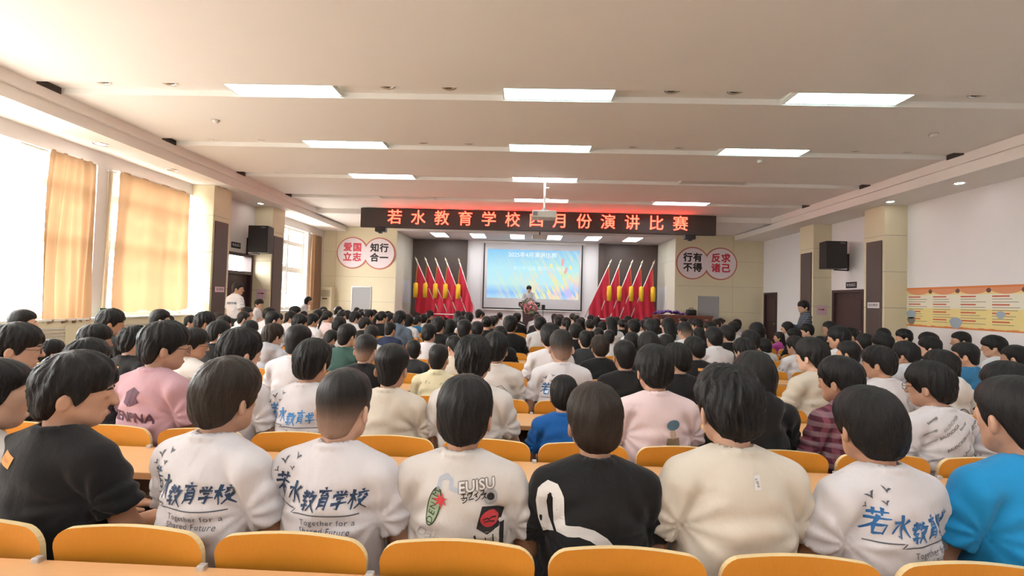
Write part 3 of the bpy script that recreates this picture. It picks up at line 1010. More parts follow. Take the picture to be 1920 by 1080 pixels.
M_ply = plywood('seat_plywood', (.62, .25, .022), (.70, .31, .035), 10, (26, 26, 1.2), .42)
M_edge = mat('plywood_edge', (.80, .62, .33), .5)
M_top = plywood('desk_laminate', (.66, .37, .17), (.73, .43, .21), 8, (1.0, 22, 22), .38)
M_topedge = mat('desk_edge', (.50, .26, .10), .5)
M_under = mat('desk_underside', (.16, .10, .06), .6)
M_post = mat('seat_post', (.55, .55, .55), .4, .5)


def back_mesh():
    """bent plywood back: rounded top corners, slightly arched top edge, pale edge all round"""
    hw, z0, z1, r = SEATW / 2, .47, .812, .062
    out = [(-hw + .015, z0), (hw - .015, z0)]
    for k in range(7):
        a = math.pi / 2 * k / 6
        out.append((hw - r + r * math.cos(a), z1 - r + r * math.sin(a)))
    for k in range(1, 8):
        x = (hw - r) * (1 - 2 * k / 8)
        out.append((x, z1 + .008 * math.cos(x / (hw - r) * math.pi / 2)))
    for k in range(7):
        a = math.pi / 2 * (1 + k / 6)
        out.append((-hw + r + r * math.cos(a), z1 - r + r * math.sin(a)))
    n = len(out)
    yof = lambda x, z: .05 * (.82 - z) / .35 - .018 * (x / hw) ** 2 + .018
    vs = [(x, yof(x, z) - .009, z) for x, z in out] + [(x, yof(x, z) + .009, z) for x, z in out]
    # inner rings keep the bend
    cx, cz = 0, .64
    ins = [(x * .55, cz + (z - cz) * .55) for x, z in out]
    vs += [(x, yof(x, z) - .009, z) for x, z in ins] + [(x, yof(x, z) + .009, z) for x, z in ins]
    vs += [(0, yof(0, cz) - .009, cz), (0, yof(0, cz) + .009, cz)]
    mb = MB()
    f0, f1 = [], []
    for i in range(n):
        j = (i + 1) % n
        f0 += [(i, j, 2 * n + j, 2 * n + i), (2 * n + i, 2 * n + j, 4 * n)]
        f0 += [(n + j, n + i, 3 * n + i, 3 * n + j), (3 * n + j, 3 * n + i, 4 * n + 1)]
        f1.append((i, n + i, n + j, j))
    mb.add(vs, f0, 0)
    mb.f += f1
    mb.mi += [1] * len(f1)
    return mb.mesh('backrest', [M_ply, M_edge])


me_back = back_mesh()
pan = MB()
prof = [(.05, .445), (.10, .432), (.25, .428), (.40, .436), (.46, .428)]
poly = prof + [(y, z + .016) for y, z in prof[::-1]]
me_pan = pan.prism(poly, 0, -SEATW / 2 + .01, SEATW / 2 - .01).mesh('seat', [M_ply])
me_post = MB().box(-.03, .03, .06, .12, 0, .44).box(-.05, .05, .02, .20, 0, .02).box(-.025, .025, .045, .085, .40, .56).mesh('post', [M_post])
row_say = ['row nearest the camera', 'second row from the camera', 'third row from the camera', 'fourth row from the camera', 'fifth row from the camera', 'sixth row from the camera',
           'seventh row from the camera', 'eighth row from the camera', 'ninth row from the camera', 'tenth row from the camera', 'eleventh row from the camera', 'twelfth row from the camera']
ordinal = ['first', 'second', 'third', 'fourth', 'fifth', 'sixth', 'seventh', 'eighth', 'ninth', 'tenth', 'eleventh', 'twelfth', 'thirteenth', 'fourteenth', 'fifteenth', 'sixteenth', 'seventeenth', 'eighteenth', 'nineteenth', 'twentieth', 'twenty-first', 'twenty-second']
SEATS = {}
for r in range(NROW):
    ks = []
    for k in range(KMIN, KMAX + 1):
        xc = SEAT0 + SEATP * k + SEATW / 2
        px, py, z = px_of((xc, row_y(r), .82))
        if -.75 * FPX / z < px < 1920 + .75 * FPX / z:
            ks.append((k, xc))
    seen = [k for k, xc in ks if -90 < px_of((xc, row_y(r), .82))[0] < 2010]
    for i, (k, xc) in enumerate(ks):
        where = ordinal[seen.index(k)] + ' from the left' if k in seen else 'past the left edge of view' if k < seen[0] else 'past the right edge of view'
        o = empty('lecture_chair', (xc, row_y(r), 0), 'yellow plywood chair, %s in the %s' % (where, row_say[r]), 'chair', 'yellow plywood lecture chairs')
        place('backrest', me_back, o)
        place('seat', me_pan, o)
        place('post', me_post, o)
    SEATS[r] = [x for _, x in ks]
    x0, x1 = ks[0][1] - .25, ks[-1][1] + .25
    yr = row_y(r)
    d = empty('lecture_desk', ((x0 + x1) / 2, yr, 0), 'long light wood desk top behind the seats of the %s' % row_say[r], 'desk', 'long lecture desks')
    w = (x1 - x0) / 2
    t = MB().box(-w, w, -.345, -.012, .697, .720)
    t.box(-w, w, -.353, -.345, .693, .721, 1)
    t.build('desktop', [M_top, M_topedge], d)
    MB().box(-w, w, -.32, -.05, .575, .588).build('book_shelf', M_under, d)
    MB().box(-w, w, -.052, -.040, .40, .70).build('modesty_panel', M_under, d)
    for i in range(len(ks) + 1):
        px_ = ks[0][1] - SEATP / 2 + i * SEATP - (x0 + x1) / 2
        MB().box(px_ - .012, px_ + .012, -.033, -.010, .42, .735, bev=.004).build('bracket', M_post, d)
        if i % 2 == 0:
            MB().box(px_ - .02, px_ + .02, -.20, -.14, 0, .697).box(px_ - .03, px_ + .03, -.32, -.02, 0, .02).box(px_ - .015, px_ + .015, -.33, -.02, .66, .697).build('leg', M_post, d)
# ------------------------------------------------------------------ figures: smooth blended solids meshed as one surface
def bands(lo, hi, coarse, fine, spans):
    """grid coordinates, fine inside the spans and coarse outside them"""
    out, x = [lo], lo
    while x < hi:
        st = coarse
        for a, b in spans:
            if a - 1e-6 <= x < b:
                st = fine
                break
            if x < a < x + st:
                st = max(fine, a - x)
        x += st
        out.append(x)
    return np.array(out)


class Field:
    def __init__(s, xs, ys, zs):
        s.x, s.y, s.z = xs, ys, zs
        s.d = np.full((len(xs), len(ys), len(zs)), 0.06, np.float32)

    def sub(s, lo, hi):
        sl = tuple(slice(max(0, np.searchsorted(a, l) - 1), np.searchsorted(a, h) + 1) for a, l, h in zip((s.x, s.y, s.z), lo, hi))
        return sl, s.x[sl[0], None, None].astype(np.float32), s.y[None, sl[1], None].astype(np.float32), s.z[None, None, sl[2]].astype(np.float32)

    def mix(s, sl, d, k, op):
        a = s.d[sl]
        if op == 'add':
            h = np.clip(0.5 + 0.5 * (a - d) / k, 0, 1)
            s.d[sl] = a + (d - a) * h - k * h * (1 - h)
        else:
            d = -d
            h = np.clip(0.5 - 0.5 * (a - d) / k, 0, 1)
            s.d[sl] = a + (d - a) * h + k * h * (1 - h)

    def cone(s, a, b, ra, rb, k=0.02, op='add', sq=1.0):
        """round cone from a to b; sq < 1 flattens it front to back"""
        a, b = np.array(a, float), np.array(b, float)
        m = max(ra, rb) + k + 0.025
        sl, X, Y, Z = s.sub(np.minimum(a, b) - m, np.maximum(a, b) + m)
        ba = b - a
        X, Y, Z = X - a[0], Y - a[1], Z - a[2]
        t = np.clip((X * ba[0] + Y * ba[1] + Z * ba[2]) / max(ba @ ba, 1e-9), 0, 1)
        d = np.sqrt((X - t * ba[0]) ** 2 + ((Y - t * ba[1]) / sq) ** 2 + (Z - t * ba[2]) ** 2) - (ra + (rb - ra) * t)
        s.mix(sl, d, k, op)

    def ell(s, c, r, k=0.02, op='add', R=None):
        c, r = np.array(c, float), np.array(r, float)
        m = max(r) + k + 0.025
        sl, X, Y, Z = s.sub(c - m, c + m)
        X, Y, Z = X - c[0], Y - c[1], Z - c[2]
        if R is not None:
            X, Y, Z = (R[0][0] * X + R[1][0] * Y + R[2][0] * Z, R[0][1] * X + R[1][1] * Y + R[2][1] * Z, R[0][2] * X + R[1][2] * Y + R[2][2] * Z)
        k0 = np.sqrt((X / r[0]) ** 2 + (Y / r[1]) ** 2 + (Z / r[2]) ** 2)
        k1 = np.sqrt((X / r[0] ** 2) ** 2 + (Y / r[1] ** 2) ** 2 + (Z / r[2] ** 2) ** 2)
        s.mix(sl, k0 * (k0 - 1) / np.maximum(k1, 1e-6), k, op)

    def func(s, fn, lo, hi, k=0.01, op='add'):
        sl, X, Y, Z = s.sub(lo, hi)
        s.mix(sl, fn(X, Y, Z), k, op)

    def warp(s, fn):
        s.d += fn(s.x[:, None, None].astype(np.float32), s.y[None, :, None].astype(np.float32), s.z[None, None, :].astype(np.float32))

    def mesh(s, name):
        """surface nets"""
        D = s.d
        I = D < 0
        nx, ny, nz = D.shape
        cnt = np.zeros((nx - 1, ny - 1, nz - 1), np.int8)
        for i in (0, 1):
            for j in (0, 1):
                for k in (0, 1):
                    cnt += I[i:nx - 1 + i, j:ny - 1 + j, k:nz - 1 + k]
        ci = np.argwhere((cnt > 0) & (cnt < 8))
        idx = np.full(cnt.shape, -1, np.int64)
        idx[ci[:, 0], ci[:, 1], ci[:, 2]] = np.arange(len(ci))
        acc, num = np.zeros((len(ci), 3)), np.zeros(len(ci))
        G = (s.x, s.y, s.z)
        for ax in range(3):
            o1, o2 = [a for a in range(3) if a != ax]
            for u in (0, 1):
                for w in (0, 1):
                    p = ci.copy()
                    p[:, o1] += u
                    p[:, o2] += w
                    q = p.copy()
                    q[:, ax] += 1
                    da, db = D[p[:, 0], p[:, 1], p[:, 2]], D[q[:, 0], q[:, 1], q[:, 2]]
                    ok = (da < 0) != (db < 0)
                    t = np.where(ok, da / np.where(ok, da - db, 1), 0)
                    pos = np.stack([G[a][p[:, a]] for a in range(3)], 1)
                    pos[:, ax] += t * (G[ax][q[:, ax]] - G[ax][p[:, ax]])
                    acc[ok] += pos[ok]
                    num[ok] += 1
        V = acc / num[:, None]
        F = []
        for ax in range(3):
            o1, o2 = (ax + 1) % 3, (ax + 2) % 3
            sa = [slice(None)] * 3
            sb = [slice(None)] * 3
            sa[ax], sb[ax] = slice(0, -1), slice(1, None)
            A, B = I[tuple(sa)], I[tuple(sb)]
            e = np.argwhere(A != B)
            ok = (e[:, o1] > 0) & (e[:, o2] > 0) & (e[:, o1] < D.shape[o1] - 1) & (e[:, o2] < D.shape[o2] - 1)
            e = e[ok]
            q = []
            for du, dw in ((-1, -1), (0, -1), (0, 0), (-1, 0)):
                c = e.copy()
                c[:, o1] += du
                c[:, o2] += dw
                q.append(idx[c[:, 0], c[:, 1], c[:, 2]])
            q = np.stack(q, 1)
            fl = ~A[e[:, 0], e[:, 1], e[:, 2]]
            q[fl] = q[fl][:, ::-1]
            F.append(q)
        F = np.concatenate(F)
        me = bpy.data.meshes.new(name)
        me.vertices.add(len(V))
        me.vertices.foreach_set('co', V.astype(np.float32).ravel())
        me.loops.add(len(F) * 4)
        me.loops.foreach_set('vertex_index', F.ravel().astype(np.int32))
        me.polygons.add(len(F))
        me.polygons.foreach_set('loop_start', np.arange(0, len(F) * 4, 4, dtype=np.int32))
        me.update(calc_edges=True)
        me.validate()
        me.shade_smooth()
        return me


def rot3(yaw, pitch=0.0, roll=0.0):
    """head turn in degrees: yaw to the figure's right, pitch down, roll to its right"""
    return (Matrix.Rotation(-math.radians(yaw), 3, 'Z') @ Matrix.Rotation(-math.radians(pitch), 3, 'X') @ Matrix.Rotation(math.radians(roll), 3, 'Y'))


class Pose:
    """joint positions of a figure; origin on the floor below the hips, facing +Y"""

    def __init__(s, yaw=0, pitch=6, roll=0, arms='lap', stand=False, lean=0.0, wide=1.0):
        s.yaw, s.pitch, s.roll, s.arms, s.stand, s.lean, s.wide = yaw, pitch, roll, arms, stand, lean, wide
        V = lambda x, y, z: np.array((x, y, z), float)
        dz = 0.0
        if stand:
            dz = 0.38
            s.hip = [V(sx * .09, 0, .52 + dz) for sx in (-1, 1)]
            s.knee = [V(sx * .10, .02, .49) for sx in (-1, 1)]
            s.ank = [V(sx * .105, -.02, .09) for sx in (-1, 1)]
        else:
            s.hip = [V(sx * .09, .02, .525) for sx in (-1, 1)]
            s.knee = [V(sx * .12, .36, .505) for sx in (-1, 1)]
            s.ank = [V(sx * .12, .34, .09) for sx in (-1, 1)]
        L = lambda p: V(p[0] * wide, p[1] + lean * max(0, p[2] - dz - .52) * 1.0, p[2] - abs(lean) * .25 * max(0, p[2] - dz - .52))
        up = lambda x, y, z: L(V(x, y, z + dz))
        s.dz = dz
        s.up = up
        s.pel, s.bel, s.che = up(0, 0, .53), up(0, -.03, .74), up(0, -.035, .84)
        s.nb = up(0, -.05, .985)
        s.N = up(0, .0, 1.072)
        s.N[0] = 0
        s.sh = [up(sx * .160, -.040, .930) for sx in (-1, 1)]
        if arms == 'lap':
            s.el = [up(sx * .222, .02, .685) for sx in (-1, 1)]
            s.wr = [V(sx * .125, .25, .625 + dz) for sx in (-1, 1)]
            s.hd = [V(sx * .09, .31, .615 + dz) for sx in (-1, 1)]
        elif arms == 'desk':
            s.el = [up(sx * .215, .13, .715) for sx in (-1, 1)]
            s.wr = [V(sx * .15, .37, .775) for sx in (-1, 1)]
            s.hd = [V(sx * .10, .46, .775) for sx in (-1, 1)]
        elif arms == 'side':
            s.el = [up(sx * .215, -.03, .66) for sx in (-1, 1)]
            s.wr = [up(sx * .22, .05, .44) for sx in (-1, 1)]
            s.hd = [up(sx * .215, .085, .36) for sx in (-1, 1)]
        elif arms == 'front':
            s.el = [up(sx * .21, .03, .68) for sx in (-1, 1)]
            s.wr = [up(sx * .10, .23, .74) for sx in (-1, 1)]
            s.hd = [up(sx * .045, .29, .79) for sx in (-1, 1)]
        s.HR = rot3(yaw, pitch, roll)

    def head(s, p):
        return np.array(s.N) + np.array(s.HR @ Vector(p))


def hand(f, w, h, sx, res):
    """palm, four fingers of unequal length and a thumb from the side of the palm"""
    d = h - w
    d = d / np.linalg.norm(d)
    side = np.cross(d, (0, 0, 1.0))
    side = side / np.linalg.norm(side)
    inn = side if side[0] * sx < 0 else -side
    dn = np.cross(d, side)
    dn = dn if dn[2] < 0 else -dn
    pc = w + d * .05
    for t in (-.026, -.009, .009, .026):
        f.cone(w + inn * t * .6 + d * .01, w + inn * t + d * .085, .014, .012, .012)
    for t, ln in ((.028, .064), (.0095, .074), (-.0095, .069), (-.028, .052)):
        a = w + inn * t + d * .085
        b = a + d * ln * .5 + dn * .006
        c = b + d * ln * .42 + dn * .022
        f.cone(a, b, .0095, .0088, .005)
        f.cone(b, c, .0088, .0075, .005)
    a = w + d * .025 + inn * .026
    b = a + inn * .026 + d * .034 + dn * .01
    f.cone(a, b, .013, .0105, .008)
    f.cone(b, b + d * .03 + inn * .004 + dn * .006, .0105, .0085, .005)


def body_mesh(P, res=1.0, name='person'):
    """one continuous skin surface: head with face and ears, neck, trunk, arms, hands, legs, feet"""
    dz = P.dz
    y0, y1 = (-.26, .75) if not P.stand else (-.26, .5)
    ly = abs(P.lean) * .55
    if P.lean:
        y1 = max(y1, .42 + ly)
    xs_h = [(-.2, -.105), (-.105, .105), (.105, .2)]
    xs = bands(-.38, .38, .015 * res, .0062 * res, xs_h)
    hy = P.N[1]
    sp = [(hy - .13, hy + .15)]
    hb = P.hd[0][1]
    if hb - .09 > hy + .15:
        sp.append((hb - .09, hb + .12))
    ys = bands(y0, y1, .017 * res, .0062 * res, sp)
    hz = P.hd[0][2]
    zsp = [(hz - .06, hz + .05), (P.N[2] - .10, P.N[2] + .2)]
    zs = bands(-.03, P.N[2] + .22, .019 * res, .0057 * res, zsp)
    f = Field(xs, ys, zs)
    w = P.wide
    f.ell(P.pel, (.15 * w, .115, .105), .04)
    f.cone(P.pel, P.bel, .125 * w, .118 * w, .05, sq=.76)
    f.ell(P.che, (.140 * w, .098, .135), .05)
    f.cone(P.sh[0], P.sh[1], .034, .034, .04)
    f.cone(P.nb + (0, .024, -.005), P.head((0, -.018, .01)), .051, .05, .025)
    for i, sx in enumerate((-1, 1)):
        f.cone(P.nb + (0, .01, -.012), P.sh[i], .038, .032, .025)
        f.cone(P.sh[i], P.el[i], .036, .037, .02)
        f.cone(P.el[i], P.wr[i], .039, .027, .015)
        hand(f, P.wr[i], P.hd[i], sx, res)
        f.cone(P.hip[i], P.knee[i], .083, .058, .03)
        f.cone(P.knee[i], P.ank[i], .055, .04, .02)
        f.cone(P.ank[i] + (0, -.02, -.03), P.ank[i] + (0, .13, -.055), .036, .03, .02)
    h = P.head
    R = [list(r) for r in P.HR]
    f.ell(h((0, -.013, .070)), (.075, .089, .092), .02, R=R)
    f.ell(h((0, .034, .030)), (.060, .060, .084), .03, R=R)
    f.cone(h((0, .03, -.005)), h((0, .060, -.036)), .044, .024, .025)
    for sx in (-1, 1):
        f.cone(h((sx * .052, .0, -.002)), h((sx * .022, .058, -.034)), .022, .02, .025)
        f.ell(h((sx * .030, .098, .047)), (.017, .014, .011), .012, 'sub', R=R)
        f.ell(h((sx * .029, .083, .047)), (.0135, .0125, .010), .003, R=R)
        Re = [list(r) for r in (P.HR @ Matrix.Rotation(sx * .45, 3, 'Z') @ Matrix.Rotation(-.15, 3, 'X'))]
        f.ell(h((sx * .083, -.012, .030)), (.0095, .0195, .030), .008, R=Re)
        f.ell(h((sx * .094, -.004, .033)), (.009, .011, .018), .005, 'sub', R=Re)
    f.cone(h((0, .088, .052)), h((0, .107, .017)), .008, .0125, .012)
    f.cone(h((-.030, .082, .062)), h((.030, .082, .062)), .011, .011, .014)
    f.cone(h((-.017, .088, -.020)), h((.017, .088, -.020)), .0075, .0075, .008)
    return f.mesh(name)


def fold_fn(seed, P, amp=1.0):
    r = np.random.RandomState(seed)
    ph = r.rand(24) * 6.28
    dz = P.dz

    def fn(X, Y, Z):
        Z = Z - dz
        low = np.clip((.90 - Z) / .28, 0, 1)
        # drapes falling from the shoulder blades
        q = X * 26 + 1.5 * np.sin(Z * 6 + ph[0]) + 1.2 * np.sin(Y * 12 + ph[1]) + ph[8]
        d = (.0042 * np.abs(np.sin(q * .5)) - .002) * low + .0022 * np.sin(2.3 * q + 2 * np.sin(Z * 9 + ph[2])) * low
        # creases fanning out of the armpits
        for sx, k in ((-1, 9), (1, 13)):
            dx, dz_ = X - sx * .155, Z - .80
            ang = np.arctan2(dz_, -sx * dx + .02)
            r_ = np.sqrt(dx * dx + dz_ * dz_)
            d = d + .0038 * np.sin(ang * 9 + ph[k]) * np.exp(-((r_ - .10) / .085) ** 2)
        # short sideways ripples, more at the waist
        d = d + .0021 * np.sin(X * 21 + Z * 52 + 2.2 * np.sin(X * 15 - Z * 13 + ph[5]) + ph[6]) * (.35 + .65 * low)
        d = d + .0016 * np.sin(X * -33 + Z * 61 + 1.9 * np.sin(Z * 19 + X * 11 + ph[7]))
        return (d * amp * np.clip((1.0 - Z) / .12, .12, 1)).astype(np.float32)
    return fn


def shirt_mesh(P, seed=0, res=1.0, sleeve='tee', bulk=1.0, name='t_shirt'):
    dz = P.dz
    lo = .455 if not P.stand else .47
    ly = max(0, P.lean) * .55
    st = .0085 * res
    xs = np.arange(-.36, .36, st)
    ys = np.arange(-.24, .36 + ly, st)
    zs = np.arange(lo - .03 + dz, P.N[2] + .08, st)
    w, b = P.wide, bulk
    fold = fold_fn(seed, P, 1.5)
    arms = []
    for i, sx in enumerate((-1, 1)):                      # sleeves first, each open at its hem
        g = Field(xs, ys, zs)
        if sleeve == 'tee':
            u = P.el[i] - P.sh[i]
            L = np.linalg.norm(u)
            u = u / L
            g.cone(P.sh[i] + (0, 0, -.012), P.sh[i] + u * L * 1.05, .055 * b, .064 * b, .035)
            g.warp(fold)
            cut = P.sh[i] + u * L * .70
            g.func(lambda X, Y, Z: -((X - cut[0]) * u[0] + (Y - cut[1]) * u[1] + (Z - cut[2]) * u[2]) + 0 * X, (-9, -9, -9), (9, 9, 9), .004, 'sub')
            g.cone(P.sh[i] + u * L * .45, P.el[i] + u * .1, .036, .066 * b, .006, 'sub')
        else:
            g.cone(P.sh[i], P.el[i], .056, .050, .035)
            g.cone(P.el[i], P.wr[i], .050, .038, .03)
            g.warp(fold)
            u = P.wr[i] - P.el[i]
            u = u / np.linalg.norm(u)
            c = P.wr[i] - u * .01
            g.func(lambda X, Y, Z: -((X - c[0]) * u[0] + (Y - c[1]) * u[1] + (Z - c[2]) * u[2]) + 0 * X, c - .07, c + .07, .004, 'sub')
        arms.append(g.d)
    f = Field(xs, ys, zs)
    f.cone(P.pel + (0, 0, -.04), P.bel, .160 * w * b, .152 * w * b, .05, sq=.70)
    f.cone(P.bel, P.che + (0, 0, .02), .152 * w * b, .146 * w * b, .06, sq=.72)
    f.cone(P.sh[0] + (.01, 0, -.008), P.sh[1] + (-.01, 0, -.008), .054, .054, .05)
    for i, sx in enumerate((-1, 1)):
        f.cone(P.nb + (sx * .02, .008, -.006), P.sh[i], .058, .049, .035)
    if sleeve == 'hood':
        f.ell(P.nb + (0, -.055, .005), (.105, .055, .055), .03)
        f.ell(P.nb + (0, -.085, -.045), (.075, .03, .065), .03)
        f.cone(P.nb + (-.075, .03, .02), P.nb + (0, -.055, .045), .03, .034, .03)
        f.cone(P.nb + (.075, .03, .02), P.nb + (0, -.055, .045), .03, .034, .03)
    f.warp(fold)
    for a in arms:
        f.mix((slice(None),) * 3, a, .012, 'add')
    # neck opening with a band or a turned collar round it
    top = P.head((0, -.018, .03))
    f.cone(P.nb + (0, .022, .012), top, .0555, .054, .004, 'sub')
    n, rr, zz = (14, .0095, .019) if sleeve != 'collar' else (14, .0125, .034)
    for k in range(n):
        a0, a1 = [2 * math.pi * (k + q) / n for q in (0, 1)]
        for dq in ((0,) if sleeve != 'collar' else (0, .018)):
            p = [P.nb + ((.0640 + dq * .3) * math.cos(a), .016 + (.062 + dq * .3) * math.sin(a), zz - dq - .016 * math.sin(a)) for a in (a0, a1)]
            f.cone(p[0], p[1], rr, rr, .007)
    zc = lo + dz
    f.func(lambda X, Y, Z: Z - zc + 0 * X + 0 * Y, (-1, -1, -1), (1, 1, zc + .1), .006, 'sub')
    return f.mesh(name)


def trousers_mesh(P, res=1.0):
    f = Field(np.arange(-.27, .27, .013 * res), np.arange(-.2, .62, .013 * res), np.arange(.02, .70 + P.dz, .013 * res))
    f.ell(P.pel + (0, 0, -.005), (.175, .132, .115), .04)
    for i in (0, 1):
        f.cone(P.hip[i], P.knee[i], .095, .074, .03)
        f.cone(P.knee[i], P.ank[i] + (0, 0, .0), .072, .058, .02)
    zc = .62 + P.dz
    f.func(lambda X, Y, Z: zc - Z + 0 * X + 0 * Y, (-1, -1, zc - .1), (1, 1, 9), .006, 'sub')
    f.func(lambda X, Y, Z: Z - .075 + 0 * X + 0 * Y, (-1, -1, -1), (1, 1, .15), .006, 'sub')
    return f.mesh('trousers')


def shoe_mesh():
    f = Field(np.arange(-.08, .08, .011), np.arange(-.14, .24, .011), np.arange(-.04, .16, .009))
    a = np.array((0, 0, .09))
    f.cone(a + (0, -.03, -.035), a + (0, .15, -.05), .048, .042, .02)
    f.cone(a + (0, -.03, -.01), a + (0, .03, 0), .046, .046, .02)
    f.func(lambda X, Y, Z: Z - .004 + 0 * X + 0 * Y, (-1, -1, -1), (1, 1, .05), .004, 'sub')
    return f.mesh('shoe')


# -------------------------------------------------------------- hair, built in head space
def hair_mesh(style, seed=0, res=1.0):
    r = np.random.RandomState(seed + 11)
    ph = r.rand(16) * 6.28
    zb = -.24 if style in ('long', 'pony', 'lowpony') else -.1
    st = .0062 * res
    f = Field(np.arange(-.135, .135, st), np.arange(-.19, .13, st), np.arange(zb, .215, st))

    def line(ang, pts):                     # hairline height by direction, 0 front, 180 back
        return np.interp(ang, [p[0] for p in pts], [p[1] for p in pts])

    if style in ('bowl', 'mop', 'messy'):
        f.ell((0, -.013, .082), (.0945, .104, .103), .01)
        f.ell((0, .012, .108), (.082, .084, .076), .03)
        f.ell((0, -.042, .022), (.081, .062, .072), .025)
        for sx in (-1, 1):
            f.cone((sx * .072, .022, .05), (sx * .074, .016, .008), .014, .006, .012)
        pts = {'bowl': [(0, .072), (35, .064), (56, .050), (66, .022), (80, .014), (90, .034), (104, .026), (118, -.012), (138, -.040), (180, -.052)],
               'mop': [(0, .074), (35, .064), (56, .052), (66, .018), (80, .008), (90, .044), (104, .038), (118, .000), (138, -.034), (180, -.048)],
               'messy': [(0, .078), (35, .070), (56, .058), (66, .020), (80, .010), (90, .046), (104, .042), (118, .004), (138, -.030), (180, -.044)]}[style]
    elif style in ('crop', 'fade', 'square'):
        f.ell((0, -.012, .080), (.0825, .096, .096), .01)
        f.ell((0, .0, .112), (.074, .088, .064), .03)
        f.ell((0, -.043, .010), (.061, .051, .070), .025)
        if style == 'square':
            f.ell((0, -.01, .112), (.090, .102, .078), .03)
        for sx in (-1, 1):
            f.cone((sx * .070, .020, .05), (sx * .072, .014, .015), .010, .005, .012)
        pts = [(0, .094), (40, .088), (58, .070), (66, .026), (80, .014), (90, .046), (104, .040), (118, .0), (138, -.036), (180, -.050)]
    elif style == 'bob':
        f.ell((0, -.018, .068), (.103, .114, .117), .01)
        f.cone((0, -.035, .03), (0, -.035, -.03), .094, .088, .03)
        pts = [(0, .083), (40, .07), (58, .04), (70, -.02), (85, -.055), (120, -.075), (180, -.08)]
    else:
        f.ell((0, -.014, .075), (.088, .104, .102), .01)
        pts = [(0, .1), (45, .09), (62, .06), (85, .036), (110, .012), (130, -.02), (180, -.038)]
        if style == 'pony':
            f.ell((0, -.115, .075), (.028, .03, .03), .012)
            for a, b, ra, rb in (((0, -.135, .075), (.004, -.155, .0), .024, .03), ((.004, -.155, .0), (.0, -.135, -.10), .03, .022), ((0, -.135, -.1), (0, -.115, -.17), .022, .006)):
                f.cone(a, b, ra, rb, .015)
        elif style == 'lowpony':
            f.cone((0, -.1, .02), (-.015, -.125, -.04), .03, .024, .015)
            f.cone((-.015, -.125, -.04), (-.035, -.13, -.20), .024, .018, .015)
        elif style == 'bun':
            f.ell((0, -.118, .085), (.042, .036, .042), .012)
        elif style == 'long':
            f.cone((0, -.04, .05), (0, -.065, -.12), .095, .085, .02, sq=.75)
            f.cone((0, -.065, -.12), (0, -.075, -.2), .085, .07, .02, sq=.5)
            pts = [(0, .1), (45, .085), (62, .05), (75, -.24), (180, -.3)]

    amp = {'messy': 2.1, 'mop': 1.25, 'bowl': .8, 'crop': .45, 'fade': .4, 'square': .6}.get(style, .7)

    def tex(X, Y, Z):
        a = np.arctan2(X, -(Y + .035)) + 0 * Z
        rr = np.sqrt(X * X + (Y + .035) ** 2 + .0004)
        g = a * 13 + 1.4 * np.sin(Z * 34 + ph[0]) + 1.2 * np.sin(a * 5 + ph[1])
        fade = np.clip(rr / .05, 0, 1)
        d = .0020 * np.sin(g + ph[2]) * fade + .0013 * np.sin(a * 29 + 2.5 * np.sin(Z * 45 + ph[3]) + ph[4]) * fade
        d += .0024 * np.sin(X * 55 + ph[5] + np.sin(Y * 40)) * np.sin(Y * 48 + ph[6]) * np.sin(Z * 50 + ph[7])
        return (d * amp).astype(np.float32)
    f.warp(tex)

    if style not in ('pony', 'lowpony', 'bun'):
        def cut(X, Y, Z):
            ang = np.degrees(np.abs(np.arctan2(X, Y))) + 0 * Z
            return (Z - line(ang, pts) - .004 * np.sin(X * 90 + ph[9]) * (1 if amp > .7 else .3)) * .8
        f.func(cut, (-1, -1, -1), (1, 1, 1), .016, 'sub')
    else:
        def cut(X, Y, Z):
            ang = np.degrees(np.abs(np.arctan2(X, Y))) + 0 * Z
            return np.maximum((Z - line(ang, pts)) * .8, -(Y + .098))
        f.func(cut, (-1, -1, -1), (1, 1, 1), .006, 'sub')
    return f.mesh('hair')


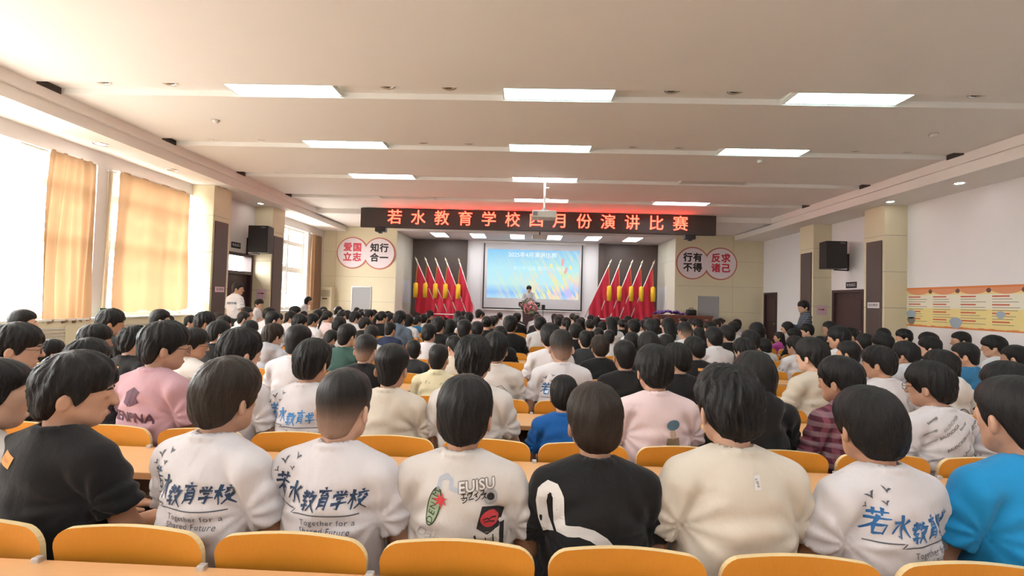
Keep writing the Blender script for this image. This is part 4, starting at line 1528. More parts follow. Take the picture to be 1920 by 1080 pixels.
def strands(name, col, fade=False, rough=.42):
    """hair: fine relief running away from the crown; a faded cut thins towards the skin at the nape and sides"""
    if name in MATS:
        return MATS[name]
    m = bpy.data.materials.new(name)
    m.use_nodes = True
    nt = m.node_tree
    N, L = nt.nodes, nt.links
    b = N['Principled BSDF']
    b.inputs['Roughness'].default_value = rough
    b.inputs['Specular IOR Level'].default_value = .25
    tc = N.new('ShaderNodeTexCoord')
    sep = N.new('ShaderNodeSeparateXYZ')
    L.new(tc.outputs['Object'], sep.inputs[0])
    ay = N.new('ShaderNodeMath')
    ay.operation = 'ADD'
    ay.inputs[1].default_value = .04
    L.new(sep.outputs['Y'], ay.inputs[0])
    at = N.new('ShaderNodeMath')
    at.operation = 'ARCTAN2'
    L.new(sep.outputs['X'], at.inputs[0])
    L.new(ay.outputs[0], at.inputs[1])
    cb = N.new('ShaderNodeCombineXYZ')
    L.new(at.outputs[0], cb.inputs[0])
    zz = N.new('ShaderNodeMath')
    zz.operation = 'MULTIPLY'
    zz.inputs[1].default_value = 2.0
    L.new(sep.outputs['Z'], zz.inputs[0])
    L.new(zz.outputs[0], cb.inputs[1])
    n = N.new('ShaderNodeTexNoise')
    n.inputs['Scale'].default_value = 26
    n.inputs['Detail'].default_value = 4
    L.new(cb.outputs[0], n.inputs['Vector'])
    bp = N.new('ShaderNodeBump')
    bp.inputs['Strength'].default_value = .75
    bp.inputs['Distance'].default_value = .006
    L.new(n.outputs['Fac'], bp.inputs['Height'])
    L.new(bp.outputs[0], b.inputs['Normal'])
    mx = N.new('ShaderNodeMix')
    mx.data_type = 'RGBA'
    mx.inputs[6].default_value = (*[c * .6 for c in col], 1)
    mx.inputs[7].default_value = (*[c * 1.9 for c in col], 1)
    L.new(n.outputs['Fac'], mx.inputs[0])
    out = mx.outputs[2]
    if fade:
        rp = N.new('ShaderNodeMapRange')
        rp.inputs['From Min'].default_value = .02
        rp.inputs['From Max'].default_value = .10
        L.new(sep.outputs['Z'], rp.inputs['Value'])
        fy = N.new('ShaderNodeMapRange')
        fy.inputs['From Min'].default_value = -.06
        fy.inputs['From Max'].default_value = .075
        L.new(sep.outputs['Z'], fy.inputs['Value'])
        m2 = N.new('ShaderNodeMix')
        m2.data_type = 'RGBA'
        m2.inputs[6].default_value = (.44, .27, .19, 1)
        m2.inputs[7].default_value = (.085, .06, .05, 1)
        L.new(fy.outputs[0], m2.inputs[0])
        m3 = N.new('ShaderNodeMix')
        m3.data_type = 'RGBA'
        L.new(rp.outputs[0], m3.inputs[0])
        L.new(m2.outputs[2], m3.inputs[6])
        L.new(out, m3.inputs[7])
        out = m3.outputs[2]
    L.new(out, b.inputs['Base Color'])
    MATS[name] = m
    return m


def skin(name, col):
    m = mat(name, col, rough=.55, noise=.10, nscale=18, bump=.08, bscale=120, spec=.35)
    return m


def cloth(name, col, noise=.05):
    return mat(name, col, rough=.85, noise=noise, nscale=14, bump=.45, bscale=26, spec=.2, sheen=.15, stretch=(1, 1, .55))


def face_parts(P, parent):
    """eyes, brows and mouth of a face that shows"""
    if 'eye' not in SH:
        mb = MB()
        for (c, r, mi) in (((0, .0855, .0475), (.0108, .0082, .0056), 0), ((0, .0893, .0475), (.0052, .0048, .0054), 1)):
            vs, fs = [], []
            for i in range(7):
                for j in range(10):
                    t, p = math.pi * i / 6, 2 * math.pi * j / 10
                    vs.append((c[0] + r[0] * math.sin(t) * math.cos(p), c[1] + r[1] * math.sin(t) * math.sin(p), c[2] + r[2] * math.cos(t)))
            for i in range(6):
                for j in range(10):
                    fs.append((i * 10 + j, i * 10 + (j + 1) % 10, (i + 1) * 10 + (j + 1) % 10, (i + 1) * 10 + j))
            mb.add(vs, fs, mi)
        SH['eye'] = mb.mesh('eye', [MATS['eye_white'], MATS['eye_dark']], True)
        q = MB()
        q.tube([(-.016, .094, .066), (0, .093, .0695), (.016, .083, .066)], [.003, .0036, .002], 6)
        SH['brow'] = q.mesh('eyebrow', MATS['hair_black'], True)
        q = MB()
        q.tube([(-.02, .0885, -.0185), (-.008, .0945, -.0195), (0, .0950, -.0198), (.008, .0945, -.0195), (.02, .0885, -.0185)], [.002, .0045, .0048, .0045, .002], 8)
        SH['lips'] = q.mesh('mouth', mat('lips', (.42, .17, .14), .5), True)
    H = head_matrix(P)
    for sx in (-1, 1):
        place('eye', SH['eye'], parent).matrix_local = H @ Matrix.Translation((sx * .029, 0, 0))
        place('eyebrow', SH['brow'], parent).matrix_local = H @ Matrix.Translation((sx * .03, 0, 0)) @ Matrix.Diagonal((sx, 1, 1, 1))
    place('mouth', SH['lips'], parent).matrix_local = H


def head_matrix(P):
    m = P.HR.to_4x4()
    m.translation = Vector(P.N)
    return m


def glasses(P, parent):
    if 'glasses' not in SH:
        q = MB()
        for sx in (-1, 1):
            ring = [(sx * .033 + .023 * math.cos(a), .104 - abs(.023 * math.cos(a) + sx * .0) * .1, .045 + .019 * math.sin(a)) for a in [2 * math.pi * k / 14 for k in range(15)]]
            q.tube(ring, .0016, 5, cap=False)
            q.tube([(sx * .056, .1, .049), (sx * .08, .06, .05), (sx * .084, -.005, .05), (sx * .082, -.025, .035)], .0016, 5)
        q.tube([(-.011, .104, .048), (.011, .104, .048)], .0016, 5)
        SH['glasses'] = q.mesh('glasses', mat('glasses_frame', (.03, .03, .035), .3, .6), True)
    o = place('glasses', SH['glasses'], parent)
    o.matrix_local = head_matrix(P)


SH = {}
CACHE = {}
mat('eye_white', (.75, .73, .70), .3)
mat('eye_dark', (.015, .01, .008), .2)
strands('hair_black', (.0075, .0068, .0068))
strands('hair_brown', (.020, .013, .009))
strands('hair_fade', (.012, .0105, .010), True)
SKINS = [skin('skin_tan', (.52, .30, .205)), skin('skin_light', (.63, .39, .28)), skin('skin_warm', (.56, .31, .20))]


def cached(key, fn):
    if key not in CACHE:
        CACHE[key] = fn()
    return CACHE[key]


def own_mat(o, m):
    """shared mesh, material of its own"""
    if not o.data.materials:
        o.data.materials.append(m)
    o.material_slots[0].link = 'OBJECT'
    o.material_slots[0].material = m


def person(loc, scale=1.0, rz=0.0, yaw=0, pitch=6, roll=0, arms='lap', stand=False, lean=0.0, wide=1.0, hair='bowl', hair_mat='hair_black',
           top='tee', top_mat=None, legs_mat=None, skin_i=0, seed=0, res=1.0, bulk=1.0, specs=False, face=False, tall_hair=1.0):
    P = Pose(yaw, pitch, roll, arms, stand, lean, wide)
    key = (yaw, pitch, roll, arms, stand, round(lean, 2), round(wide, 2), res)
    o = place('person', cached(('b',) + key, lambda: body_mesh(P, res)), None, loc, (0, 0, rz))
    o.scale = (scale,) * 3
    own_mat(o, SKINS[skin_i])
    h = place('hair', cached(('h', hair, seed % 4, res), lambda: hair_mesh(hair, seed % 4, max(.85, res * .9))), o)
    h.matrix_local = head_matrix(P) @ Matrix.Diagonal((tall_hair, tall_hair, tall_hair, 1))
    own_mat(h, MATS[hair_mat])
    bk = ('s', arms, stand, round(lean, 2), round(wide, 2), res, top, seed % (9 if res <= 1 else 4), bulk)
    PS = Pose(0, 6, 0, arms, stand, lean, wide)
    nm = {'tee': 't_shirt', 'hood': 'hoodie', 'collar': 'shirt', 'long': 'long_sleeved_top'}[top]
    s = place(nm, cached(bk, lambda: shirt_mesh(PS, seed % 9, res, top, bulk, nm)), o)
    own_mat(s, top_mat)
    t = place('trousers', cached(('t', stand, res), lambda: trousers_mesh(PS, max(1.3, res))), o)
    own_mat(t, legs_mat or MATS['trousers_dark'])
    if stand:
        for a in P.ank:
            e = place('shoe', cached('shoe', shoe_mesh), o, (a[0], a[1], 0))
            own_mat(e, MATS['shoe'])
    if face:
        face_parts(P, o)
    if specs:
        glasses(P, o)
    return o, s, P


cloth('trousers_dark', (.018, .020, .026))
cloth('shoe', (.10, .10, .11))
# ------------------------------------------------------------------ prints on shirts
CLOTH = {
    'white': cloth('cotton_white', (.64, .615, .63)), 'offwhite': cloth('cotton_offwhite', (.63, .59, .555)), 'cream': cloth('cotton_cream', (.63, .57, .48)),
    'black': cloth('cotton_black', (.012, .012, .013)), 'charcoal': cloth('cotton_charcoal', (.035, .035, .04)), 'pink': cloth('cotton_pink', (.56, .34, .38)),
    'palepink': cloth('cotton_pale_pink', (.72, .57, .57)), 'blue': cloth('cotton_blue', (.012, .105, .36)), 'cyan': cloth('cotton_cyan', (.015, .26, .56)),
    'teal': cloth('cotton_teal', (.03, .16, .32)), 'green': cloth('cotton_green', (.045, .10, .085)), 'grey': cloth('cotton_grey', (.48, .48, .52)),
    'slate': cloth('cotton_slate', (.13, .17, .24)), 'beige': cloth('cotton_beige', (.55, .49, .40)), 'yellow': cloth('cotton_pale_yellow', (.68, .62, .42)),
    'magenta': cloth('cotton_magenta', (.40, .06, .27)), 'navy': cloth('cotton_navy', (.02, .03, .07)), 'darkgrey': cloth('cotton_dark_grey', (.075, .08, .09)),
    'maroon': None, 'plaid': None}


def checks(name, a, b, c, s):
    """woven check: two crossing bands of stripes"""
    m = bpy.data.materials.new(name)
    m.use_nodes = True
    nt = m.node_tree
    N, L = nt.nodes, nt.links
    bs = N['Principled BSDF']
    bs.inputs['Roughness'].default_value = .9
    tc = N.new('ShaderNodeTexCoord')
    ws = []
    for d in ('X', 'Z'):
        w = N.new('ShaderNodeTexWave')
        w.bands_direction = d
        w.inputs['Scale'].default_value = s
        w.inputs['Distortion'].default_value = .3
        L.new(tc.outputs['Object'], w.inputs['Vector'])
        r = N.new('ShaderNodeMapRange')
        r.inputs['From Min'].default_value = .45
        r.inputs['From Max'].default_value = .6
        L.new(w.outputs['Fac'], r.inputs['Value'])
        ws.append(r.outputs[0])
    m1 = N.new('ShaderNodeMix')
    m1.data_type = 'RGBA'
    m1.inputs[6].default_value, m1.inputs[7].default_value = (*a, 1), (*b, 1)
    L.new(ws[0], m1.inputs[0])
    m2 = N.new('ShaderNodeMix')
    m2.data_type = 'RGBA'
    m2.inputs[7].default_value = (*c, 1)
    L.new(m1.outputs[2], m2.inputs[6])
    q = N.new('ShaderNodeMath')
    q.operation = 'MULTIPLY'
    q.inputs[1].default_value = .6
    L.new(ws[1], q.inputs[0])
    L.new(q.outputs[0], m2.inputs[0])
    L.new(m2.outputs[2], bs.inputs['Base Color'])
    return m


CLOTH['maroon'] = checks('check_maroon', (.09, .018, .035), (.20, .05, .08), (.30, .20, .22), 6)
CLOTH['plaid'] = checks('check_slate', (.03, .035, .05), (.075, .09, .12), (.14, .16, .19), 7)


class Art:
    """flat print: polygons in the plane of a shirt's back (x to the right, z up), later laid on the cloth"""

    def __init__(s):
        s.v, s.f = [], []

    def poly(s, pts):
        o = len(s.v)
        s.v += [tuple(p) for p in pts]
        s.f.append(tuple(range(o, o + len(pts))))
        return s

    def ellipse(s, x, z, rx, rz, rot=0, n=22):
        c, q = math.cos(rot), math.sin(rot)
        return s.poly([(x + rx * math.cos(t) * c - rz * math.sin(t) * q, z + rx * math.cos(t) * q + rz * math.sin(t) * c) for t in [2 * math.pi * k / n for k in range(n)]])

    def ribbon(s, pts, w, taper=False):
        P = [Vector((p[0], p[1])) for p in pts]
        D = [P[0]]
        for a, b in zip(P, P[1:]):
            n = max(1, int((b - a).length / .012))
            D += [a.lerp(b, (k + 1) / n) for k in range(n)]
        L, R = [], []
        for i, p in enumerate(D):
            d = D[min(i + 1, len(D) - 1)] - D[max(i - 1, 0)]
            nrm = Vector((-d.y, d.x)).normalized() if d.length > 1e-9 else Vector((0, 1))
            t = i / max(1, len(D) - 1)
            ww = w * ((1.15 - .75 * t + .35 * math.sin(t * 9) * .3) if taper else 1) / 2
            L.append(p + nrm * ww)
            R.append(p - nrm * ww)
        for i in range(len(D) - 1):
            s.poly([L[i], L[i + 1], R[i + 1], R[i]])
        return s

    def text(s, body, size, x, z, rot=0, **kw):
        me = text_mesh(body, size, **kw)
        c, q = math.cos(rot), math.sin(rot)
        o = len(s.v)
        s.v += [(x + v.co.x * c - v.co.y * q, z + v.co.x * q + v.co.y * c) for v in me.vertices]
        s.f += [tuple(i + o for i in p.vertices) for p in me.polygons]
        bpy.data.meshes.remove(me)
        return s

    def xform(s, sc, dx, dz, shear=0):
        s.v = [(x * sc + z * sc * shear + dx, z * sc + dz) for x, z in s.v]
        return s


BVH = {}


def lay(art, shirt, m, lift=.0022, name='print'):
    """lay a flat print on the back of a shirt as a thin film following its folds"""
    key = shirt.data.name
    if key not in BVH:
        me = shirt.data
        BVH[key] = BVHTree.FromPolygons([v.co.copy() for v in me.vertices], [tuple(p.vertices) for p in me.polygons])
    t = BVH[key]
    bm = bmesh.new()
    vs = [bm.verts.new((x, 0, z)) for x, z in art.v]
    for f in art.f:
        try:
            bm.faces.new([vs[i] for i in f])
        except ValueError:
            pass
    xs = [v[0] for v in art.v]
    zs = [v[1] for v in art.v]
    st = .016
    k = math.ceil(min(xs) / st)
    while k * st < max(xs):
        bmesh.ops.bisect_plane(bm, geom=bm.verts[:] + bm.edges[:] + bm.faces[:], plane_co=(k * st, 0, 0), plane_no=(1, 0, 0))
        k += 1
    k = math.ceil(min(zs) / st)
    while k * st < max(zs):
        bmesh.ops.bisect_plane(bm, geom=bm.verts[:] + bm.edges[:] + bm.faces[:], plane_co=(0, 0, k * st), plane_no=(0, 0, 1))
        k += 1
    bad = []
    for v in bm.verts:
        h = t.ray_cast(Vector((v.co.x, -1, v.co.z)), Vector((0, 1, 0)))
        if h[0] is None or h[0].y > .06:
            bad.append(v)
        else:
            v.co = h[0] + Vector((0, -lift, 0))
    bmesh.ops.delete(bm, geom=bad, context='VERTS')
    bmesh.ops.triangulate(bm, faces=bm.faces[:])
    me = bpy.data.meshes.new(name)
    bm.to_mesh(me)
    bm.free()
    me.materials.append(m)
    o = place(name, me, shirt)
    if name in ('print_flourish', 'print_grey_words', 'print_black_words'):
        o['kind'] = 'stuff'
    return o


STROKES = {
    '若': [[(.1, .82), (.9, .86)], [(.35, .99), (.33, .72)], [(.68, 1.0), (.62, .73)], [(.05, .6), (.98, .65)], [(.52, .74), (.38, .45), (.04, .12)], [(.36, .4), (.36, .02)], [(.38, .38), (.82, .42), (.74, .03)], [(.38, .06), (.76, .09)]],
    '水': [[(.5, 1.0), (.52, .05), (.38, .14)], [(.08, .66), (.38, .70), (.08, .18)], [(.9, .8), (.58, .55)], [(.58, .56), (.98, .1)]],
    '教': [[(.08, .82), (.45, .86)], [(.26, .99), (.27, .66)], [(.02, .64), (.5, .69)], [(.5, .92), (.08, .4)], [(.15, .42), (.42, .46), (.28, .32)], [(.28, .33), (.28, .0), (.18, .07)], [(.03, .2), (.5, .28)], [(.7, .99), (.52, .6)], [(.6, .74), (1.0, .8)], [(.87, .78), (.72, .4), (.46, .02)], [(.6, .55), (.8, .22), (1.02, .0)]],
    '育': [[(.48, 1.02), (.56, .9)], [(.06, .81), (.94, .86)], [(.45, .82), (.25, .62), (.74, .65)], [(.6, .76), (.8, .57)], [(.28, .5), (.28, .2), (.18, .0)], [(.28, .5), (.76, .52), (.74, .01), (.62, .07)], [(.3, .35), (.72, .36)], [(.3, .2), (.72, .21)]],
    '学': [[(.2, .97), (.3, .82)], [(.47, 1.0), (.52, .84)], [(.84, .99), (.68, .82)], [(.1, .77), (.06, .58)], [(.1, .73), (.94, .77), (.85, .62)], [(.25, .55), (.74, .59), (.5, .42)], [(.5, .43), (.52, .01), (.36, .09)], [(.04, .28), (.98, .35)]],
    '校': [[(.02, .69), (.46, .75)], [(.25, 1.0), (.25, .0)], [(.25, .66), (.02, .28)], [(.27, .62), (.46, .4)], [(.68, 1.0), (.74, .88)], [(.48, .79), (1.0, .85)], [(.62, .74), (.5, .57)], [(.82, .74), (.97, .59)], [(.87, .6), (.62, .25), (.4, .02)], [(.58, .54), (.75, .22), (1.02, .02)]]}


def school_print(shirt, dx, dz, m_ink, m_grey, sc=1.0):
    """brush lettering of the school's name with birds, a flourish and two lines of small type"""
    a = Art()
    x = 0
    for ch, w, h, dy in (('若', .062, .078, .006), ('水', .052, .070, .0), ('教', .052, .060, -.010), ('育', .042, .062, .0), ('学', .042, .052, .0), ('校', .050, .060, -.004)):
        for st in STROKES[ch]:
            a.ribbon([(x + p[0] * w + (p[1] - .5) * .010, dy + p[1] * h) for p in st], .0082, True)
        x += w + .003
    a.xform(sc, dx - x * sc / 2, dz)
    lay(a, shirt, m_ink)
    b = Art()
    b.ribbon([(-.16, -.014), (-.06, -.010), (-.075, -.024), (-.045, -.020), (.135, -.020)], .0035)
    for bx, bz, s_, r_ in ((-.135, .118, .016, .5), (-.085, .135, .013, -.2), (-.098, .100, .011, .2), (-.155, .088, .011, .9)):
        c, q = math.cos(r_), math.sin(r_)
        pts = [(-1, .5), (-.35, .25), (0, -.25), (.45, .3), (1.1, .25), (.3, -.35), (0, -.9), (-.3, -.25)]
        b.poly([(bx + (u * c - v * q) * s_, bz + (u * q + v * c) * s_) for u, v in pts])
    b.xform(sc, dx, dz)
    lay(b, shirt, m_grey, name='print_flourish')
    t = Art().text('Together for a', .024, .045, -.044, spacing=1.15).text('Shared Future', .024, .040, -.068, spacing=1.15).xform(sc, dx, dz)
    lay(t, shirt, m_grey, name='print_caption')


def ink(name, col):
    return mat(name, col, .75)


INK_NAVY = mat('ink_navy', (.020, .050, .115), .75, noise=.7, nscale=22)
INK_BLUE = mat('ink_blue', (.020, .125, .33), .75, noise=.6, nscale=18)
INK_SKY = mat('ink_sky', (.05, .24, .58), .75, noise=.3, nscale=18)
INK_GREY = ink('ink_grey', (.085, .09, .11))
INK_BLACK = ink('ink_print_black', (.02, .018, .02))
INK_WHITE = ink('ink_white', (.70, .68, .66))

# ------------------------------------------------------------------ who sits where (pixel of the crown in the photograph, row of seats)
TOP0 = 1.261
PEOPLE = []
BYROW = {}


def look(x, y):
    """heading towards the speaker, degrees to the right"""
    return math.degrees(math.atan2(.2 - x, 17.0 - y))


def sit(px, py, row, hair='mop', top='tee', col='white', yaw=None, pitch=6, rz=None, label=None, name=None, hm=None, grp=None, **kw):
    fwd = kw.pop('fwd', .225)
    for rr in ([row] if row < 4 else [row, row + 1, row - 1, row + 2, row - 2, row]):
        if not 3 < rr < NROW and row >= 4:
            continue
        yr = row_y(rr) + fwd
        p = on_y(px, py, yr)
        if row < 4 or not any(abs(q - p.x) < .40 for q, _ in BYROW.get(rr, [])):
            break
    else:
        print('NO SEAT', px, py, row)
    row = rr
    s = (p.z - .44) / (TOP0 - .44)
    s = min(1.16, max(.84, s))
    want = look(p.x, yr)
    if yaw is None:
        yaw = round(want * 1.3 / 15) * 15
    if rz is None:
        rz = -want * .55
        yaw_ = yaw
    i = len(PEOPLE)
    res = .9 if row <= 1 else 1.25 if row <= 3 else 1.8
    if hm is None:
        hm = 'hair_fade' if hair in ('fade',) else 'hair_black'
    rz_r = math.radians(rz)
    o, sh, P = person((p.x, yr, .44 * (1 - s)), s, rz_r, yaw=int(yaw), pitch=pitch, hair=hair, top=top, top_mat=CLOTH[col], hair_mat=hm,
                      skin_i=(i * 7 + 1) % 3, seed=i, res=res, **kw)
    hw = {'bowl': 'bowl-cut hair', 'mop': 'thick black hair', 'messy': 'tousled hair', 'crop': 'cropped hair', 'fade': 'shaved sides', 'square': 'square-cut hair', 'bob': 'bobbed hair', 'pony': 'a ponytail',
          'lowpony': 'a low ponytail', 'bun': 'a hair bun', 'long': 'long hair'}[hair]
    if hm == 'hair_brown':
        hw = hw.replace('thick black hair', 'thick brown hair')
    gw = {'tee': 'T-shirt', 'hood': 'hoodie', 'collar': 'collared shirt', 'long': 'top'}[top]
    cw = {'offwhite': 'off-white', 'palepink': 'pale pink', 'slate': 'slate blue', 'darkgrey': 'dark grey', 'yellow': 'pale yellow', 'maroon': 'maroon check', 'plaid': 'plaid', 'cyan': 'bright blue', 'teal': 'teal blue'}.get(col, col)
    PEOPLE.append(dict(o=o, x=p.x, row=row, label=label, words='%s %s, %s' % (cw, gw, hw)))
    BYROW.setdefault(row, []).append((p.x, i))
    return o, sh, P


# ---- row nearest the camera
o, sh, P = sit(-12, 667, 0, 'crop', 'tee', 'offwhite', 30, rz=-12, label='student in off-white T-shirt cut off by the left edge, nearest row', face=True)
o, sh, P = sit(142, 657, 0, 'mop', 'tee', 'black', 45, rz=-8, label='student in black T-shirt with orange patch, nearest row at the left', bulk=1.12, face=True)
lay(Art().poly([(-.085, .93), (-.03, .915), (-.023, .947), (-.078, .962)]), sh, ink('patch_orange', (.66, .30, .08)), name='patch')
lay(Art().text('Classic', .014, -.054, .939, rot=-.25), sh, ink('patch_text', (.40, .16, .05)), .003, name='patch_lettering')
o, sh, P = sit(426, 668, 0, 'bowl', 'tee', 'white', 0, rz=-14, hm='hair_brown', label='student in school-print white T-shirt beside the black-shirted student at left', bulk=1.04)
school_print(sh, .0, .84, INK_NAVY, INK_GREY)
o, sh, P = sit(648, 686, 0, 'fade', 'tee', 'white', 0, rz=-8, label='student with cropped faded hair in school-print white T-shirt, nearest row', bulk=1.06)
school_print(sh, -.01, .85, INK_NAVY, INK_GREY)
o, sh, P = sit(874, 702, 0, 'bowl', 'tee', 'offwhite', 0, rz=-3, label='student in white T-shirt with green and red cartoon print, nearest row', bulk=1.04)
G = lambda px, py: ((px - 1540) / 4 / 850 * 1.50, 1.045 - (py - 130) / 4 / 850 * 1.50)
lay(Art().ribbon([G(1420, 400), G(1430, 340), G(1475, 315), G(1510, 345), G(1510, 390), G(1550, 400), G(1585, 415)], .0135), sh, ink('print_grey_blue', (.42, .46, .52)))
lay(Art().ellipse(*G(1392, 520), .022, .059, .0 - .22), sh, ink('print_dark_green', (.035, .06, .035)), name='print_leaf')
lay(Art().ellipse(*G(1392, 520), .018, .054, .0 - .22), sh, ink('print_green', (.30, .38, .24)), .003, name='print_leaf_face')
a = Art()
for k, ch in enumerate('DENIM'):
    a.text(ch, .028, *G(1372 + k * 9, 610 - k * 45), rot=1.3)
lay(a, sh, INK_BLACK, .0038, name='print_leaf_lettering')
st_ = Art()
cx, cz = G(1440, 475)
st_.poly([(cx + (.026 if k % 2 == 0 else .010) * math.cos(k * math.pi / 7 + .3), cz + (.026 if k % 2 == 0 else .010) * math.sin(k * math.pi / 7 + .3)) for k in range(14)])
lay(st_, sh, ink('print_red', (.60, .05, .06)), .004, name='print_star')
lay(Art().text('EUISU', .043, *G(1690, 375), rot=.13, bold=.0035), sh, ink('print_outline', (.16, .13, .12)), name='print_title_outline')
lay(Art().text('EUISU', .043, *G(1690, 375), rot=.13, bold=.0012), sh, INK_WHITE, .0032, name='print_title')
lay(Art().text('エヴィス', .019, *G(1670, 432), rot=.12, bold=.0006).text('ジーンズ', .019, *G(1680, 458), rot=.12, bold=.0006), sh, INK_BLACK, .0032, name='print_lettering')
lay(Art().poly([G(1735, 510), G(1885, 540), G(1850, 665), G(1775, 700), G(1700, 660)]), sh, INK_BLACK, name='print_shield')
lay(Art().ellipse(*G(1785, 600), .026, .025), sh, MATS['print_red'], .0034, name='print_roundel')
lay(Art().ribbon([G(1745, 600), G(1775, 590), G(1785, 600), G(1800, 590), G(1830, 597)], .004).ribbon([G(1750, 620), G(1785, 612), G(1822, 620)], .004), sh, INK_BLACK, .0044, name='print_roundel_lines')
lay(Art().ellipse(*G(1790, 450), .022, .026), sh, ink('print_mid_grey', (.36, .36, .38)), name='print_badge')
lay(Art().ellipse(*G(1790, 450), .012, .012), sh, INK_BLACK, .0034, name='print_badge_centre')
lay(Art().poly([G(1700, 700), G(1850, 665), G(1900, 720), G(1850, 830), G(1740, 840)]), sh, ink('print_cream', (.62, .58, .50)), name='print_panel')
lay(Art().ribbon([G(1690, 700), G(1720, 790), G(1760, 850)], .006).ribbon([G(1765, 715), G(1775, 800)], .003).ribbon([G(1815, 700), G(1820, 790)], .003).ribbon([G(1870, 640), G(1870, 830)], .012).ribbon([G(1730, 830), G(1800, 795), G(1860, 790)], .008), sh, INK_BLACK, .0034, name='print_panel_lines')
lay(Art().ribbon([G(1280, 780), G(1340, 800), G(1410, 812)], .009), sh, INK_BLACK, name='print_bar')
lay(Art().text('Daisy', .045, *G(1370, 730), rot=-.25, shear=.3), sh, ink('print_pale_grey', (.45, .44, .45)), name='print_script')
o, sh, P = sit(1117, 717, 0, 'bowl', 'tee', 'black', 0, rz=2, hm='hair_brown', label='student in black T-shirt with a large white hook-shaped stripe', bulk=1.1)
H = lambda px, py: ((px - 585) / 4 / 850 * 1.50, 1.055 - (py - 120) / 4 / 850 * 1.50)
hook = [(225, 700), (185, 600), (165, 480), (175, 410), (215, 372), (260, 385), (285, 440), (290, 540), (300, 650), (350, 655), (430, 640), (520, 660), (600, 705), (660, 770), (700, 825)]
lay(Art().ribbon([H(*p) for p in hook], .034).ellipse(*H(700, 825), .017, .017), sh, INK_WHITE)
o, sh, P = sit(1368, 684, 0, 'messy', 'tee', 'cream', 0, rz=2, label='student with tousled hair in plain cream T-shirt, nearest row', bulk=1.1)
lay(Art().poly([(.012, .965), (.030, .968), (.026, .932), (.008, .930)]), sh, INK_WHITE, name='label_tag')
lay(Art().text('INEY', .011, .019, .949, rot=1.75), sh, INK_BLACK, .0032, name='label_lettering')
o, sh, P = sit(1632, 724, 0, 'bowl', 'tee', 'white', 15, rz=12, label='student in school-print white T-shirt with blue lettering, nearest row at right', bulk=1.12)
school_print(sh, .015, .84, INK_BLUE, INK_GREY)
o, sh, P = sit(1908, 700, 0, 'crop', 'tee', 'cyan', 0, rz=0, label='student in bright blue T-shirt at the right edge, nearest row', bulk=1.1, face=True)
lay(Art().poly([(-.01, .87), (.06, .90), (.03, .80)]).ribbon([(-.12, .70), (-.08, .67), (-.03, .69)], .012).ribbon([(-.12, .675), (-.08, .645), (-.03, .665)], .012), sh, ink('print_pale_blue', (.45, .60, .72)))

# ---- second row
sit(30, 604, 1, 'mop', 'tee', 'black', 30, rz=-18, specs=True, face=True, label='student in glasses and black T-shirt at the left edge, second row')
o, sh, P = sit(163, 633, 1, 'mop', 'tee', 'charcoal', 15)
o, sh, P = sit(308, 600, 1, 'mop', 'tee', 'pink', 30, rz=-12, specs=True, label='student in dusty pink T-shirt with purple lettering, second row', bulk=1.05)
PUR = ink('ink_plum', (.12, .05, .08))
lay(Art().poly([(-.045, .915), (-.005, .94), (-.005, .85), (-.045, .87)]).poly([(.0, .94), (.04, .92), (.025, .895), (.042, .87), (.0, .85)]), sh, PUR)
lay(Art().text('KENPNA', .062, 0, .80, rot=-.06, bold=.002), sh, PUR, name='print_lettering')
o, sh, P = sit(450, 613, 1, 'mop', 'tee', 'white', 15, rz=-12, label='student in school-print white T-shirt behind the brown bowl cut, second row')
school_print(sh, .0, .85, INK_SKY, INK_GREY)
o, sh, P = sit(587, 634, 1, 'mop', 'tee', 'white', 0, rz=-8, label='student in white T-shirt with sky-blue school lettering, second row', bulk=1.05)
school_print(sh, .0, .83, INK_SKY, INK_GREY, 1.08)
sit(736, 645, 1, 'square', 'tee', 'cream', 0, rz=-3, label='student with square-cut hair in plain cream T-shirt, second row')
sit(889, 628, 1, 'messy', 'tee', 'offwhite', 0, rz=0, label='student in off-white T-shirt behind the cartoon-print T-shirt, second row')
sit(1058, 703, 1, 'bowl', 'tee', 'blue', 0, rz=0, label='small student in royal blue T-shirt, second row')
o, sh, P = sit(1228, 645, 1, 'mop', 'tee', 'palepink', 0, rz=2, label='student in pale pink T-shirt with a blue and tan figure print', bulk=1.04)
lay(Art().ellipse(.055, .875, .034, .026, .2), sh, ink('print_slate', (.10, .19, .27)))
lay(Art().ellipse(.052, .832, .018, .022), sh, ink('print_tan', (.50, .36, .26)), name='print_face')
lay(Art().poly([(.02, .815), (.085, .815), (.095, .72), (.015, .72)]), sh, ink('print_brown', (.30, .22, .13)), name='print_coat')
sit(1412, 655, 1, 'bob', 'hood', 'black', 0, rz=4, label='student with bobbed hair in black hoodie, second row')
sit(1578, 667, 1, 'mop', 'collar', 'maroon', -15, rz=12, face=True, label='student in maroon check shirt facing left, second row')
o, sh, P = sit(1746, 676, 1, 'mop', 'tee', 'white', -15, rz=12, specs=True, face=True, label='student in glasses and white T-shirt printed all over with words', bulk=1.06)
a, b = Art(), Art()
rgp = random.Random(5)
k = 0
for z in (.66, .72, .78, .84, .90, .955):
    for x in (-.13, -.045, .045, .13):
        (a if k % 3 else b).text(('Balenciaga', 'BALENCIAGA', 'Balenciaga', 'Members')[k % 4], .021 if k % 2 else .017, x + rgp.uniform(-.015, .015), z + rgp.uniform(-.015, .015), rot=.62 + rgp.uniform(-.1, .1), shear=.3 * (k % 2))
        k += 1
lay(a, sh, INK_BLACK, name='print_black_words')
lay(b, sh, ink('ink_mid_grey', (.22, .22, .22)), name='print_grey_words')
sit(1893, 677, 1, 'mop', 'tee', 'white', -30, rz=14, label='student in white T-shirt half hidden by the bright blue T-shirt, second row')

